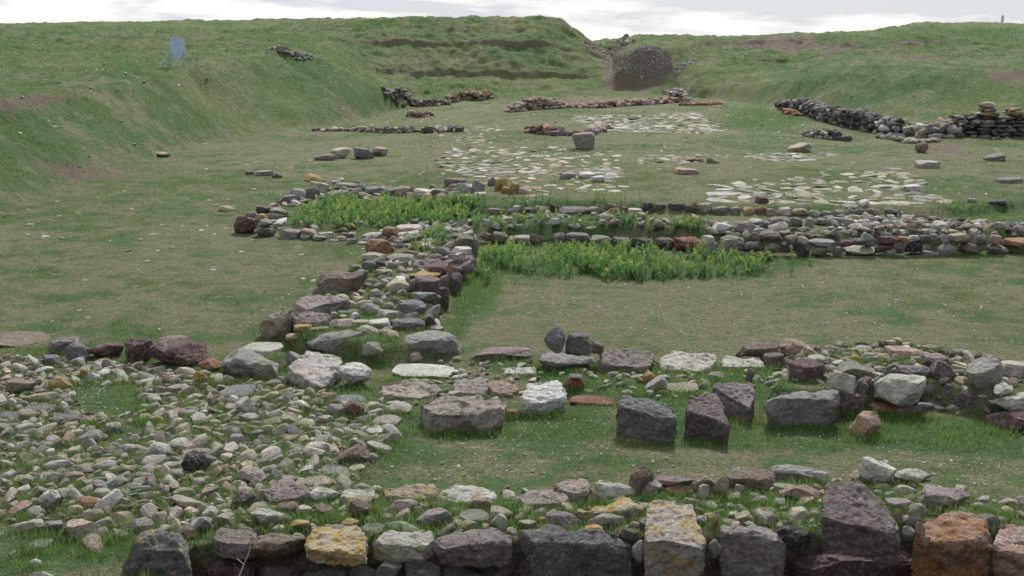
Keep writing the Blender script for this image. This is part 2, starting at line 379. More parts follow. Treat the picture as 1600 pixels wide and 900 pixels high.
# ------------------------------------------------------------------ the ground: one sheet out to the horizon
def build_ground():
    az_ = np.concatenate([np.linspace(-math.pi, -0.66, 60)[:-1], np.linspace(-0.66, 0.66, 760), np.linspace(0.66, math.pi, 60)[1:-1]])
    rr = np.concatenate([np.linspace(0.3, 5.0, 24)[:-1], np.geomspace(5.0, 75, 370), np.linspace(75, 97, 150)[1:], np.geomspace(97, 150, 60)[1:], np.geomspace(150, 7000, 34)[1:]])
    A, R = np.meshgrid(az_, rr); X = R * np.sin(A); Y = R * np.cos(A)
    Z = height(X, Y)
    n_r, n_a = X.shape
    L, E, G = masks(X, Y)
    v = np.stack([X, Y, Z], -1).reshape(-1, 3)
    i = np.arange(n_r - 1)[:, None] * n_a; j = np.arange(n_a)[None, :]; j2 = (j + 1) % n_a
    f = np.stack([i + j, i + j2, i + n_a + j2, i + n_a + j], -1).reshape(-1, 4)[:, ::-1]
    o = link('ground', v, f, M_GROUND, attrs={'mask': np.stack([L, E, G], -1).reshape(-1, 3)}, smooth=True)
    tag(o, 'trench floor and grassy excavation banks', kind='structure')
build_ground()

# ------------------------------------------------------------------ stones
def ico(sub):
    bm = bmesh.new(); bmesh.ops.create_icosphere(bm, subdivisions=sub, radius=1)
    v = np.array([q.co[:] for q in bm.verts]); f = np.array([[q.index for q in p.verts] for p in bm.faces]); bm.free()
    return v / np.linalg.norm(v, axis=1)[:, None], f
ICO = {s: ico(s) for s in (2, 3, 4, 5, 6)}
def wob(v, seed, freqs=(2.5, 5, 11, 22), amp=0.05, dec=0.55):
    g = np.random.default_rng(seed); s = np.zeros(len(v)); a = 1
    for fq in freqs:
        for _ in range(4):
            d = g.normal(size=3); d *= fq / np.linalg.norm(d)
            s += a * np.sin(v @ d + g.uniform(0, 6.28)) / 2.2
        a *= dec
    return s * amp
def rot(yaw, tx=0, ty=0):
    return np.array(Matrix.Rotation(yaw, 3, 'Z') @ Matrix.Rotation(tx, 3, 'X') @ Matrix.Rotation(ty, 3, 'Y'))
def chip(v, g, n, lo=.88, hi=.985):
    for _ in range(n):
        d = g.normal(size=3); d /= np.linalg.norm(d); k = v @ d; m = k.max(); o_ = m - (m - np.median(k)) * (1 - g.uniform(lo, hi))
        v = v - np.maximum(k - o_, 0)[:, None] * d
    return v
def rugged(v, n, size, seed, amp=1.0):
    o_ = Vector((seed % 97, seed % 53, seed % 31)); out_ = np.empty(len(v))
    for i, p in enumerate(v):
        q = Vector(p) / size
        f_ = mnoise.fractal(q * 4 + o_, .75, 2.1, 5)
        d_ = mnoise.voronoi(q * 5.5 + o_)[0]
        out_[i] = .030 * f_ - .075 * max(0, .42 - d_[0]) * (1 if mnoise.noise(q * 3 + o_) > -.1 else .2) - .02 * max(0, .18 - abs(mnoise.noise(q * 6 - o_))) 
    return v + n * (out_ * size * amp)[:, None]
def vnormals(v, f):
    fn = np.cross(v[f[:, 1]] - v[f[:, 0]], v[f[:, 2]] - v[f[:, 0]]); n = np.zeros_like(v)
    for k in range(3): np.add.at(n, f[:, k], fn)
    return n / np.maximum(np.linalg.norm(n, axis=1), 1e-12)[:, None]
def rock(kind, dims, seed, sub=3):
    """a stone of full size dims about the origin; kind b block, s slab, r rounded, a angular"""
    g = np.random.default_rng(seed); d, f = ICO[sub]
    nrm = []; off = []
    if kind in 'bs':
        for ax in range(3):
            for sg in (-1, 1):
                n = g.normal(0, 0.10, 3); n[ax] = sg; nrm.append(n / np.linalg.norm(n)); off.append(1 * g.uniform(.9, 1.0))
        for _ in range(8 if kind == 'b' else 8):
            n = np.array([g.choice([-1, 1]) * g.uniform(.4, 1), g.choice([-1, 1]) * g.uniform(.4, 1), g.uniform(-.6, .9) if kind == 'b' else g.uniform(-.2, .2)])
            n /= np.linalg.norm(n); nrm.append(n); off.append(g.uniform(.98, 1.24))
        p = 26 if kind == 'b' else 18
    elif kind == 'r':
        for _ in range(16):
            n = g.normal(size=3); n /= np.linalg.norm(n); nrm.append(n); off.append(g.uniform(.78, 1.0))
        p = 15
    else:
        for _ in range(9):
            n = g.normal(size=3); n /= np.linalg.norm(n); nrm.append(n); off.append(g.uniform(.55, 1.0))
        nrm.append(np.array([0.1, -.1, .99])); off.append(.72); nrm.append(np.array([0, 0, -1.])); off.append(.75)
        p = 22
    nrm = np.array(nrm); off = np.array(off)
    q = np.maximum(d @ nrm.T, 0) / off
    r = (q ** p).sum(1) ** (-1 / p)
    r = np.minimum(r, 1.7)
    v = d * r[:, None]
    v *= (1 + wob(v, seed + 5, (2.2, 4.5, 9, 18) if sub > 3 else (2.2, 4.5, 8), 0.04 if kind in 'bsa' else 0.06, .62))[:, None]
    v = chip(v, g, {2: 5, 3: 14}.get(sub, 24), .76 if kind in 'ba' else .86)
    if sub > 3: v = v * (1 + wob(v, seed + 6, (7, 15, 28), 0.012, .7))[:, None]
    lo, hi = v.min(0), v.max(0)
    v = (v - (lo + hi) / 2) / (hi - lo) * np.asarray(dims)
    if sub >= 5:
        m = min(dims)
        v += d * wob(v / m, seed + 9, (9, 18, 34), 0.008 * m, .7)[:, None]
        v = rugged(v, vnormals(v, f), m * 1.3, seed, .9)
    return v, f
C = dict(white=(.54, .52, .47), pale=(.46, .43, .37), buff=(.40, .355, .27), tan=(.32, .265, .19), grey=(.26, .253, .235), dgrey=(.150, .147, .143),
         blue=(.175, .185, .195), purple=(.195, .158, .150), pinkgrey=(.31, .265, .235), maroon=(.100, .055, .052), brown=(.165, .125, .090), ochre=(.34, .23, .075),
         orange=(.33, .165, .09), rust=(.25, .115, .062), pink=(.36, .245, .195), red=(.22, .075, .05), black=(.028, .028, .032), green=(.235, .235, .175), yellow=(.36, .27, .11),
         dpurple=(.125, .098, .095))
CW = dict(white='whitish', pale='pale cream', buff='buff', tan='tan', grey='grey', dgrey='dark grey', blue='bluish grey', purple='purplish', pinkgrey='pinkish grey', maroon='dark maroon',
          brown='brown', ochre='ochre', orange='orange', rust='rust coloured', pink='pink', red='brick red', black='black', green='greenish grey', yellow='yellow lichened', dpurple='dark purplish')
KW = dict(b='block', s='flat slab', r='rounded stone', a='angular stone')
STONES = []          # every loose stone: dict(v, f, col, li, box, ...)
def jit(c, s=0.09):
    c = np.array(C[c]); return np.clip(c * (1 + rng.normal(0, s)) * (1 + rng.normal(0, s * 0.35, 3)), 0.01, 0.8)
def add_stone(v, f, colour, li, kind, region, hero=None, hand=True, front=None):
    x, y, d = px_of(v)
    STONES.append(dict(v=v, f=f, c=colour, col=jit(colour), li=li, k=kind, reg=region, hero=hero, hand=hand,
                       x0=x.min(), x1=x.max(), y0=y.min(), y1=y.max(), cx=(x.min() + x.max()) / 2, cy=(y.min() + y.max()) / 2,
                       area=(x.max() - x.min()) * (y.max() - y.min())))
def hand_rock(line, region):
    """x0 x1 y0 y1 colour kind lichen raise yaw tilt | hero name   (the stone's outline box in the photo)"""
    line, _, hero = line.partition('|'); a = line.split()
    x0, x1, y0, y1 = map(float, a[:4]); colour, kind = a[4], a[5]
    li = float(a[6]) if len(a) > 6 else 0.0; on = a[7] if len(a) > 7 else '0'
    yaw = float(a[8]) if len(a) > 8 else rng.uniform(-12, 12) if kind in 'bs' else rng.uniform(-40, 40)
    tilt = float(a[9]) if len(a) > 9 else rng.uniform(-4, 4)
    cx = (x0 + x1) / 2
    if region == 'long' and y1 > 372 and not (cx > 1575 and y1 < 375):
        row = float(np.interp(cx, [745, 1020, 1110, 1250, 1400, 1600, 1900], [381, 389, 398, 403, 400, 398, 400]))
        p = at_Y(cx, y1, hit(cx, max(row, y1))[0][1] + (0.05 if y1 < row - 6 else 0))
    elif on[0] == 'Y': p = at_Y(cx, y1, float(on[1:]))
    else: p = hit(cx, y1, float(on))[0]
    dep = p[1] * CP - (p[2] - H) * SP; s = dep / F
    th = math.atan2(H - p[2], p[1]); W = (x1 - x0) * s; hh = (y1 - y0) * s
    frac = {'s': 0.80, 'b': 0.50, 'r': 0.45, 'a': 0.5}[kind]
    d = min((0.95 if kind == 's' else 0.8) * W, frac * hh / math.sin(th))
    h = max((hh - d * math.sin(th)) / math.cos(th), 0.15 * hh) * 1.03
    sink = 0.12 * h + 0.015; hfull = h + sink
    W *= 1.03; area = (x1 - x0) * (y1 - y0)
    sub = 6 if area > 6000 else 5 if area > 1100 else 4 if area > 260 else 3
    v, f = rock(kind, (W, d, hfull), rnd.randrange(10 ** 6), sub)
    v = v @ rot(math.radians(yaw) * min(1, d / W), 0, math.radians(tilt)).T
    # keep the outline box
    v[:, 0] *= W / (v[:, 0].max() - v[:, 0].min())
    c = np.array([p[0], p[1] + d / 2, p[2] + hfull / 2 - sink])
    c[0] *= c[1] / p[1]
    add_stone(v + c, f, colour, li, kind, region, hero.strip() or None)
def hand_block(line, region):
    """fh colour kind lichen zref | hero | top outline;  a block with this top face outline and a front face fh photo pixels high"""
    a, hero, poly = [q.strip() for q in line.split('|')]; a = a.split()
    fh = float(a[0]); colour, kind, li, zr = a[1], a[2], float(a[3]), a[4]
    P = pts(poly); k = max(range(len(P)), key=lambda i: P[i][1]); fx, fy = P[k]
    if zr[0] == 'z': zt = float(zr[1:]); q = at_z(fx, fy, zt); dep = q[1] * CP - (zt - H) * SP
    else:
        h0 = hit(fx, fy + fh, float(zr))[0]; dep = h0[1] * CP - (h0[2] - H) * SP
    th = math.atan2(H, max(dep, 1)); t = fh * dep / F / math.cos(th)
    if zr[0] != 'z': zt = h0[2] + t
    sink = 0.05 if zr[0] != 'z' else 0.02
    top = np.array([[*at_z(u_, v_, zt), zt] for u_, v_ in P])
    # real stones are not as deep as a level top would make them: lean the top up to the back
    yb, yf = top[:, 1].max(), top[:, 1].min()
    lean = min(0.17, 0.06 + 0.5 * max(0, (yb - yf) - 0.5))
    T = []
    for u_, v_ in P:
        # intersect the ray with the plane z = zt + lean*(y-yf)
        aa, bb = ray(u_, v_); Y = (zt - lean * yf - H) / (bb - lean); T.append([aa * Y, Y, zt + lean * (Y - yf)])
    T = np.array(T); B = T.copy(); B[:, 2] = zt - t - sink
    ctr = B.mean(0); g0 = np.random.default_rng(rnd.randrange(10 ** 6)); size0 = np.ptp(T[:, 0])
    B[:, :2] = ctr[:2] + (B[:, :2] - ctr[:2]) * (g0.uniform(.86, 1.0, (len(P), 1)) if kind == 'b' else 1.0) + g0.normal(0, .015, (len(P), 2)) * size0
    T[:, 2] += g0.normal(0, .018, len(P)) * size0
    bm = bmesh.new(); o = T.mean(0)
    tv = [bm.verts.new(p - o) for p in T]; bv = [bm.verts.new(p - o) for p in B]; n = len(P)
    ct = bm.verts.new(T.mean(0) - o + np.array([0, .05 * size0, g0.uniform(-.01, .05) * size0]))
    for i in range(n): bm.faces.new((tv[i], tv[(i + 1) % n], ct))
    bm.faces.new(bv[::-1])
    for i in range(n): bm.faces.new((tv[i], bv[i], bv[(i + 1) % n], tv[(i + 1) % n]))
    bmesh.ops.recalc_face_normals(bm, faces=bm.faces)
    size = float(np.ptp(T[:, 0]))
    bmesh.ops.bevel(bm, geom=list(bm.edges), offset=min(0.02 * size, 0.12 * (t + sink), 0.014), segments=2, profile=0.6, affect='EDGES', clamp_overlap=True)
    bmesh.ops.triangulate(bm, faces=bm.faces)
    for _ in range(7):
        lim = size / 38; es = [e_ for e_ in bm.edges if e_.calc_length() > lim]
        if not es: break
        bmesh.ops.subdivide_edges(bm, edges=es, cuts=1); bmesh.ops.triangulate(bm, faces=[f_ for f_ in bm.faces if len(f_.verts) > 3])
    for _ in range(1): bmesh.ops.smooth_vert(bm, verts=bm.verts, factor=0.5, use_axis_x=True, use_axis_y=True, use_axis_z=True)
    bm.normal_update()
    v = np.array([q.co[:] for q in bm.verts]); nn = np.array([q.normal[:] for q in bm.verts]); bm.verts.index_update()
    f = np.array([[q.index for q in p.verts] for p in bm.faces]); bm.free()
    sd_ = rnd.randrange(10 ** 6); g_ = np.random.default_rng(sd_)
    for _ in range(26):          # knocked-off corners and arrises
        d_ = np.array([g_.normal(), g_.normal() - .4, g_.normal() + .3]); d_ /= np.linalg.norm(d_)
        if abs(d_[2]) > .9: continue
        k_ = v @ d_; m_ = k_.max(); o_ = m_ - g_.uniform(.004, .028) * size * (1.6 if abs(d_[2]) < .6 else 1); v = v - np.maximum(k_ - o_, 0)[:, None] * d_
    v = v + nn * (wob(v / size, sd_, (5, 10, 19), 0.018 * size, .66) + wob(v / size, sd_ + 1, (34, 60), 0.006 * size, .7))[:, None]
    v = rugged(v, vnormals(v, f), size, sd_, 1.0)
    add_stone(v + o, f, colour, li, kind, region, hero or None)

FRONT_B = '''
18 purple s 0 z.12||328,842 342,825 372,828 378,822 402,832 400,848 385,852 350,848
16 buff b .86 z.14|boulder crusted all over with yellow lichen|474,846 490,822 530,818 562,824 578,848 574,866 530,866 478,858
22 pale b .5 z.13||583,846 597,832 675,828 678,842 664,856 640,852 600,852
28 purple b .05 z.13|broad purplish slab with a pale top|676,846 700,832 755,822 798,830 799,850 740,854 690,860
75 dgrey b .1 z.12|biggest dark grey block|800,834 812,826 860,822 900,830 950,832 975,840 992,858 960,856 900,846 820,844
55 pale b .72 z.16|tall pale block with a yellow lichened top|1013,782 1080,784 1088,810 1105,848 1100,857 1040,848 1008,848 1009,810
70 grey b .12 z.12|grey block with a pale sloping top|1127,820 1200,822 1222,833 1233,852 1212,846 1180,836 1127,834
42 dpurple b .05 z.42|big tilted purplish grey block|1290,757 1340,755 1375,775 1392,800 1413,838 1392,836 1350,822 1284,812 1286,780
60 orange b 0 z.16|broad cracked orange block|1420,846 1450,810 1488,799 1530,803 1552,826 1546,844 1480,852
52 pink b .1 z.16||1550,852 1565,815 1600,822 1665,838 1655,866 1600,866
6 tan s .75 0||595,764 640,760 656,755 685,759 683,772 668,780 640,779 597,777
5 pale s .1 0|long pale flat slab at the back edge|684,774 695,760 725,759 770,764 775,775 764,783 740,784 683,783
16 pinkgrey b 0 0||864,757 890,747 915,747 923,756 919,770 898,772 884,768
7 pinkgrey s .3 0||810,774 830,766 872,765 888,774 891,786 850,788 815,789
14 buff s .75 0||880,800 945,790 970,776 1000,784 1008,790 1004,796 972,797 925,802
14 purple s .15 0||409,770 430,757 462,754 485,762 482,774 455,778 420,780
6 pale s .1 0||532,776 540,763 585,763 588,772 580,782 545,780
'''
FRONT_R = '''
203 297 819 915 dgrey a .55 0 20 0|tall dark boulder crusted with brown lichen
285 331 850 892 buff a .1 0
328 404 862 915 maroon b 0 Y8.10
402 470 872 915 dpurple b 0 Y8.15
470 548 880 915 dgrey b 0 Y8.2
545 590 880 915 grey a 0 Y8.1
588 628 872 910 grey a 0 Y8.1
632 692 872 915 grey b 0 Y8.12
692 752 880 915 dgrey b 0 Y8.16
748 802 878 915 dpurple b 0 Y8.18
1236 1428 846 915 maroon b .1 Y8.15
1420 1440 842 912 brown a 0 Y8.25
392 480 824 877 brown r .35 Y8.05|rounded brown boulder
541 573 838 866 tan r .5 .20
530 561 808 827 yellow r .7 .04
455 490 810 826 ochre a .6 .03
985 1006 843 878 pale r .2 Y8.05
1106 1126 840 869 grey r .1 Y8.05
1214 1266 817 858 black a 0 Y8.12|glossy black stone
1406 1438 800 821 grey r .1 .12
1417 1450 782 812 green r .1 .10 0 25
1409 1431 820 846 pinkgrey r 0 Y8.1
1429 1445 815 844 tan r .1 Y8.08
1396 1411 794 816 tan r 0 .1
1386 1422 777 790 grey s .1 .1
1441 1452 836 852 pink b 0 Y7.98
1430 1516 753 796 pinkgrey a .1 0|long pinkish grey stone on the far edge
1393 1460 728 757 pale r .15 0
1346 1396 712 756 white a 0 .02|upright chalky white stone
1362 1402 740 758 grey a 0 0
1327 1361 732 753 pink a 0 0
1392 1431 755 773 pale r .1 0
1411 1432 769 782 buff r .1 0
1205 1288 723 753 grey a .05 0|low grey peaked stone
1269 1293 733 757 pale a 0 0
1294 1316 744 757 buff r 0 0
1216 1285 750 784 pink a 0 0|salmon pink slab
1244 1276 773 790 pink a 0 0
1227 1263 790 817 buff a .3 0
1129 1210 727 766 brown a .05 0|long brown stone
1069 1124 733 776 brown r 0 0
1114 1137 741 774 tan r 0 .02
1091 1108 755 782 pale r 0 .02
1022 1086 738 764 purple a 0 .05
1035 1086 751 777 rust b 0 .0
982 1021 728 764 brown a 0 .08 30 -30
991 1034 745 780 green a .05 0
930 993 748 780 pale a .35 0
921 949 765 790 brown r .3 0
800 812 776 792 pale r 0 0
852 918 796 828 purple a .25 0
914 979 795 824 grey a 0 0
906 942 818 838 ochre b .7 Y8.35
810 842 808 828 buff a .3 0
839 856 805 822 orange r .3 0
967 1000 818 848 brown a .3 Y8.25
979 1011 806 816 ochre s .6 0
1086 1105 804 822 pale r .3 0
1110 1123 802 826 yellow r .5 0
1085 1101 790 803 dgrey r 0 0
1129 1149 809 818 tan s 0 0
1148 1176 796 819 buff a .5 0
1175 1212 792 827 buff r .5 0
1146 1166 755 773 tan a 0 0
1320 1332 795 810 tan a .2 0
1515 1560 800 822 dgrey r 0 0
1580 1625 777 800 brown a .1 0
1515 1540 780 796 pale r .1 0
1580 1600 818 830 blue s 0 0
472 524 742 762 buff s .3 0
484 534 757 787 pale r .35 0
538 580 772 802 tan a .8 0
730 769 770 797 tan a .1 0
645 704 790 824 pinkgrey a .05 0
604 652 774 803 pinkgrey a .35 0
605 641 812 830 white r 0 0
565 601 815 837 grey s 0 0
716 764 793 822 grey s .1 0
717 746 810 828 buff r .5 0
767 792 800 829 pale a .2 0 0 20
765 802 788 816 buff a .7 0
545 582 778 813 brown a .1 0
562 590 790 806 ochre a .6 0
595 614 800 816 tan s .1 0 0 20
489 522 786 808 brown a 0 0
463 488 786 809 white a .1 0
434 468 781 808 brown s .05 0
395 450 786 826 pale a .25 0
524 576 694 728 brown b 0 0 0 -28|oblong brown stone tilted in the grass
418 449 732 758 dgrey a 0 0
370 421 725 758 pinkgrey a .05 0
363 402 762 798 dpurple a 0 0
500 545 725 746 grey s .1 0
213 256 780 806 purple r .15 0
116 161 773 796 rust a .1 0
60 96 760 798 white a 0 0 20 25|pale triangular stone
104 132 786 805 buff r .2 0
14 69 808 833 buff r .1 0
67 101 808 834 grey a .05 0
100 156 807 843 buff a .4 0
45 81 840 859 grey s 0 0
43 66 871 886 white r 0 0
50 84 889 908 pale r 0 0
200 243 806 836 grey a .45 0
272 306 819 850 brown a .2 0
169 206 797 818 buff a .8 0
335 372 796 822 buff a .5 0
190 218 808 822 pink s 0 0
286 325 702 741 black a 0 0 30 0|pointed black stone
'''
MORE_F = '''
1668 1790 812 915 dgrey b .1 .0
1795 1880 826 912 brown b .2 0
1884 1990 818 915 grey b .1 0
1650 1720 770 800 pale a .1 0
1740 1820 772 806 pinkgrey a .1 0
1850 1920 780 812 buff a .3 0
-90 -30 700 740 tan a .1 0
'''
MORE_M = '''
1640 1720 600 640 purple a 0 0
1660 1740 645 690 grey b 0 0
1745 1800 610 650 brown a 0 0
-120 -25 520 552 maroon r 0 0
-190 -130 525 556 grey a 0 0
'''
MORE_L = '''
1612 1650 368 390 purple b 0 0
1648 1690 372 397 grey b 0 0
1690 1725 374 396 brown b 0 0
1724 1770 372 398 dgrey b 0 0
1770 1820 374 398 tan b 0 0
1822 1870 374 399 maroon b 0 0
1600 1640 385 402 dgrey a 0 0
'''
MID_B = '''
12 pale b .35 0|pale angular block with a diamond shaped top|447,576 482,547 500,549 537,558 528,578 504,602 478,592
4 pinkgrey s .05 0|long pinkish six sided slab|591,614 598,599 650,590 690,601 694,612 660,620 602,622
4 pinkgrey s .1 0||707,602 715,588 755,591 765,605 760,616 710,611
5 pink s .05 0||761,602 770,591 808,601 812,611 780,616 768,612
26 pinkgrey b .05 0|largest low slab with a wide pale top|651,628 675,621 740,620 782,622 791,632 786,640 760,652 720,650 672,650
22 white b 0 0|whitish block with a smooth top|813,628 825,599 875,592 884,606 886,620 850,628
38 dgrey b .05 0|big dark grey block lying on the grass|960,634 970,620 992,618 1030,626 1052,640 1060,656 1035,654 990,640
30 dpurple b 0 0|dark leaning block with a sloping top|1070,644 1078,616 1120,613 1130,640 1140,668 1112,652
42 grey b .15 0|long grey block with a flat whitish top|1196,620 1212,609 1300,603 1313,615 1311,624 1250,621 1200,626
10 purple s 0 0|square purplish paving slab|934,574 940,546 1000,544 1024,549 1021,570 1000,574 970,571
4 pale s .3 0|whitish grey slab with a ragged edge|1030,566 1033,553 1058,549 1117,553 1121,561 1106,580 1030,576
4 pale s .1 0||1126,574 1128,557 1190,559 1196,573
4 white s 0 0||786,584 790,573 836,575 840,584
24 purple b .15 0||1113,602 1140,598 1176,600 1180,622 1172,638 1150,626
'''
MID_R = '''
-20 76 514 544 brown s 0 0 0 5|long brown slab
77 126 521 552 purple a 0 0
103 144 531 564 blue a 0 .0
139 193 529 562 maroon r 0 0
64 95 551 572 blue a 0 0
199 241 525 568 maroon a 0 0
236 336 523 576 maroon r 0 0 0 8|big maroon boulder
247 292 521 540 pinkgrey r 0 .12
312 350 557 582 rust a 0 0
348 442 536 592 grey r .05 0|large cracked grey boulder
381 441 532 552 pale s .1 .22
396 438 560 594 green a .1 0
430 452 585 602 grey r 0 0
447 478 549 574 grey s .1 0 30 25
10 58 587 618 tan a .05 0
42 90 609 631 tan a .1 0
76 114 585 613 ochre a .35 0
126 142 575 592 orange a .5 0
77 131 644 667 purple a .05 0
40 86 628 648 dgrey s 0 0
-5 36 642 654 blue s 0 0
8 29 620 638 pale r 0 0
57 84 570 583 white r 0 0
100 142 577 590 buff r .5 0
345 401 599 624 blue s 0 0
304 324 578 602 ochre r .6 0
370 399 619 652 pale a 0 0 20 -30
404 462 483 535 tan a .1 0 0 -12|tan boulder with a sloping face
478 568 511 553 grey r .05 0|long smooth grey boulder
566 611 530 558 green r .1 0
632 722 511 560 grey b .03 0|squarish grey boulder at the foot of the cross wall
728 832 539 564 purple b 0 0|long purplish log shaped stone
529 582 565 606 white a .05 0|whitish boulder with a rough front
612 710 566 592 white s 0 0
638 660 549 568 tan a 0 0
602 644 624 648 buff r .1 0
784 812 636 654 red b 0 0
510 538 627 654 grey r .1 0
536 572 621 654 brown a 0 0 0 -35
522 574 615 630 blue s 0 0
578 596 662 672 pale r 0 0
571 606 664 680 white s 0 0
583 626 647 668 pinkgrey s .1 0
522 546 650 666 green r .1 0
851 884 508 548 grey r 0 .42|rounded boulder perched at the left on a slab
883 925 517 556 dgrey b 0 .34|squarish dark stone perched at the right on a slab
921 944 532 552 brown s 0 .2 0 20
838 927 541 582 grey a 0 0|rough grey slab that carries two boulders
878 904 570 582 dgrey s 0 0
881 912 586 608 red r 0 0|brick red rounded stone
890 963 615 634 red s 0 0
1006 1042 588 612 grey s 0 0 0 -30
1034 1094 595 615 tan s .15 0
1105 1131 579 594 grey r 0 0
1004 1023 580 602 ochre a .4 0
1164 1178 575 600 purple a .1 0
889 910 583 590 white s 0 .15
1150 1217 529 566 brown a 0 0|dark brown hollowed boulder
1192 1226 548 574 dpurple s 0 0
1217 1263 527 561 pink a 0 .0|pink pointed stone
1228 1285 560 596 maroon b 0 .0
1260 1288 553 570 buff s .2 0
1286 1336 574 614 pale a .05 .08|pale cube shaped stone
1300 1360 561 594 green a .1 0
1306 1352 610 650 maroon b 0 0
1334 1354 592 625 purple a .3 0 0 20
1326 1376 640 686 pink a .75 0 20 -25|lichened wedge standing in the grass
1364 1442 577 632 pale b 0 .14|pale block with a hollowed top
1350 1400 622 648 rust b 0 0
1396 1436 628 652 dpurple b 0 0
1434 1472 594 618 purple b 0 0
1470 1490 598 625 dgrey a 0 0
1403 1453 566 594 purple a 0 0
1454 1492 562 594 purple a 0 0 0 20
1439 1480 549 572 purple s 0 .05
1381 1441 538 562 pink a 0 .0
1326 1362 537 553 pinkgrey r 0 0
1362 1392 550 566 pink a 0 0
1348 1374 554 570 blue a 0 0
1325 1346 553 565 ochre a .5 0
1486 1530 604 642 dpurple a 0 0 0 -25
1543 1640 602 646 white a 0 .12|large chalky boulder at the right edge
1540 1650 634 678 maroon a 0 0|maroon slab under the chalky boulder
1510 1562 558 606 grey s 0 .05 20 -28
1558 1602 560 592 pale s 0 0
1548 1580 596 616 white r 0 .3
1505 1526 588 602 ochre a .4 0
1500 1525 600 612 pale s .2 0
1528 1552 614 624 white r 0 0
1203 1232 576 592 tan r .1 0
1340 1358 544 556 buff r 0 0
'''
CROSS_B = '''
16 pinkgrey s .05 0|pinkish grey slab with a small stone on it|453,480 462,466 480,459 540,462 550,470 510,474 480,486
8 purple s 0 0||454,490 480,486 512,492 515,500 500,503 460,503
8 purple s .05 0|long dark capping slab|640,406 655,402 738,400 741,404 738,414 700,416 642,414
'''
CROSS_R = '''
492 571 420 463 brown b .05 0 -8 4|big greyish brown boulder
489 519 448 461 dgrey s 0 .0
477 492 459 470 rust s 0 .12
571 616 371 397 rust a 0 0|rust red boulder with a pale cap
620 661 349 362 pale s 0 .08
616 656 358 372 pale s 0 0
598 624 352 373 rust a .2 0
564 602 393 410 pinkgrey b 0 0
603 647 394 407 grey b 0 0
565 588 406 424 dgrey a 0 0
584 603 406 420 black a 0 0|small black stone
545 568 410 425 green a 0 0
585 613 418 432 buff a .45 0
603 614 420 438 pale s 0 0 0 35
620 636 418 430 pink r 0 0
606 620 408 420 grey r 0 0
603 646 434 458 buff r .1 0|flattish cream boulder
576 603 450 468 buff a .1 0
552 568 462 472 tan s 0 0
564 594 472 492 grey a 0 0
598 616 471 484 grey r 0 0
588 632 481 502 pale a .05 0
528 560 481 492 dgrey s 0 0
516 530 486 500 pale r .1 0
514 560 494 514 pinkgrey a .1 0
548 578 497 512 buff s .3 0
556 594 506 522 buff a .2 0
574 610 496 512 pale s .1 0
594 622 514 530 tan a .1 0
460 488 504 520 ochre s .5 0
446 476 519 532 tan s .1 .02
646 690 421 432 ochre s .2 .1
662 708 410 432 maroon b 0 .06|maroon block in the right face
640 688 428 460 dpurple b .05 .02
684 702 428 462 purple b 0 .0
640 688 451 474 grey a .1 .0
612 668 465 494 dgrey a 0 0
660 696 472 500 dpurple a 0 0
664 690 474 500 pale a .1 0 60 50
664 684 492 512 black a 0 0
614 664 493 516 dgrey b 0 0
696 708 408 450 rust b 0 0
706 728 402 436 brown b 0 0
724 744 398 426 purple b 0 0
700 722 425 460 dpurple b 0 0
684 702 448 482 maroon b 0 0
716 732 415 440 pale a 0 0
710 740 367 384 brown b 0 .12
705 737 383 401 white r 0 .06|whitish rounded stone near the capping slab
734 748 369 404 pinkgrey b 0 0
680 706 383 400 blue a 0 0
672 690 396 404 blue a 0 0
'''
LONG_R = '''
747 768 362 376 brown a 0 0
768 794 361 380 brown b 0 0
794 830 366 380 pinkgrey b 0 0
828 850 365 382 brown a 0 0
863 884 362 382 purple r 0 0
883 923 361 378 dgrey b 0 0
922 955 366 383 green b 0 0
955 985 369 381 dgrey b 0 0
985 1021 369 386 black b 0 0|long black block
990 1004 384 397 black a 0 0
1018 1052 369 388 maroon b 0 0
1051 1097 367 393 red b 0 0 0 0|brick red squared block
1095 1117 366 382 white a 0 .1
1100 1123 376 397 dgrey a 0 0
1122 1162 367 398 green b .05 0|tall greenish grey block
1160 1194 375 394 dgrey r 0 0
1193 1218 376 393 tan r 0 0
1185 1221 359 376 purple b 0 .05
1158 1173 360 373 pale r .1 .05
1172 1187 362 376 brown a 0 .05
1142 1158 361 369 buff r 0 .05
1220 1247 376 393 black b 0 0
1225 1245 366 376 pale r 0 .05
1245 1263 368 380 buff r 0 .05
1262 1303 371 385 grey s .1 .0
1245 1265 380 402 black a 0 0
1263 1293 384 399 brown b .1 0
1182 1207 393 407 maroon a 0 0
1157 1178 393 404 dgrey a 0 0
1300 1318 384 400 blue a 0 0
1318 1368 381 399 buff a 0 0|long buff stone
1310 1334 373 384 maroon a 0 0
1332 1352 371 383 dgrey a 0 0
1342 1367 364 383 grey s 0 0 0 28
1370 1403 367 381 maroon b 0 0
1366 1395 380 395 maroon b 0 0
1380 1399 386 399 grey a 0 0
1393 1413 377 394 dpurple a 0 0
1402 1421 368 377 orange b .1 .05
1420 1436 366 375 white s 0 .05
1411 1442 374 393 black b 0 0
1435 1451 367 380 dpurple b 0 0
1449 1468 364 381 brown b 0 0
1466 1482 365 379 grey r 0 0
1481 1514 362 380 tan b 0 0
1512 1527 362 378 grey a 0 0
1525 1545 365 382 green r .05 0
1543 1568 365 381 pink a 0 0
1566 1612 368 388 orange a 0 0|long red orange stone
1462 1495 377 399 grey r 0 0
1495 1532 377 397 brown r 0 0
1536 1573 380 398 dgrey a 0 0
1574 1604 350 372 purple a 0 .0
1397 1423 357 372 white a .05 0
1430 1457 355 367 buff r .1 0
1458 1483 347 361 pale a 0 0
1440 1464 390 399 grey a 0 0
1290 1320 360 370 buff s .2 0
1262 1290 362 371 buff s .3 0
'''
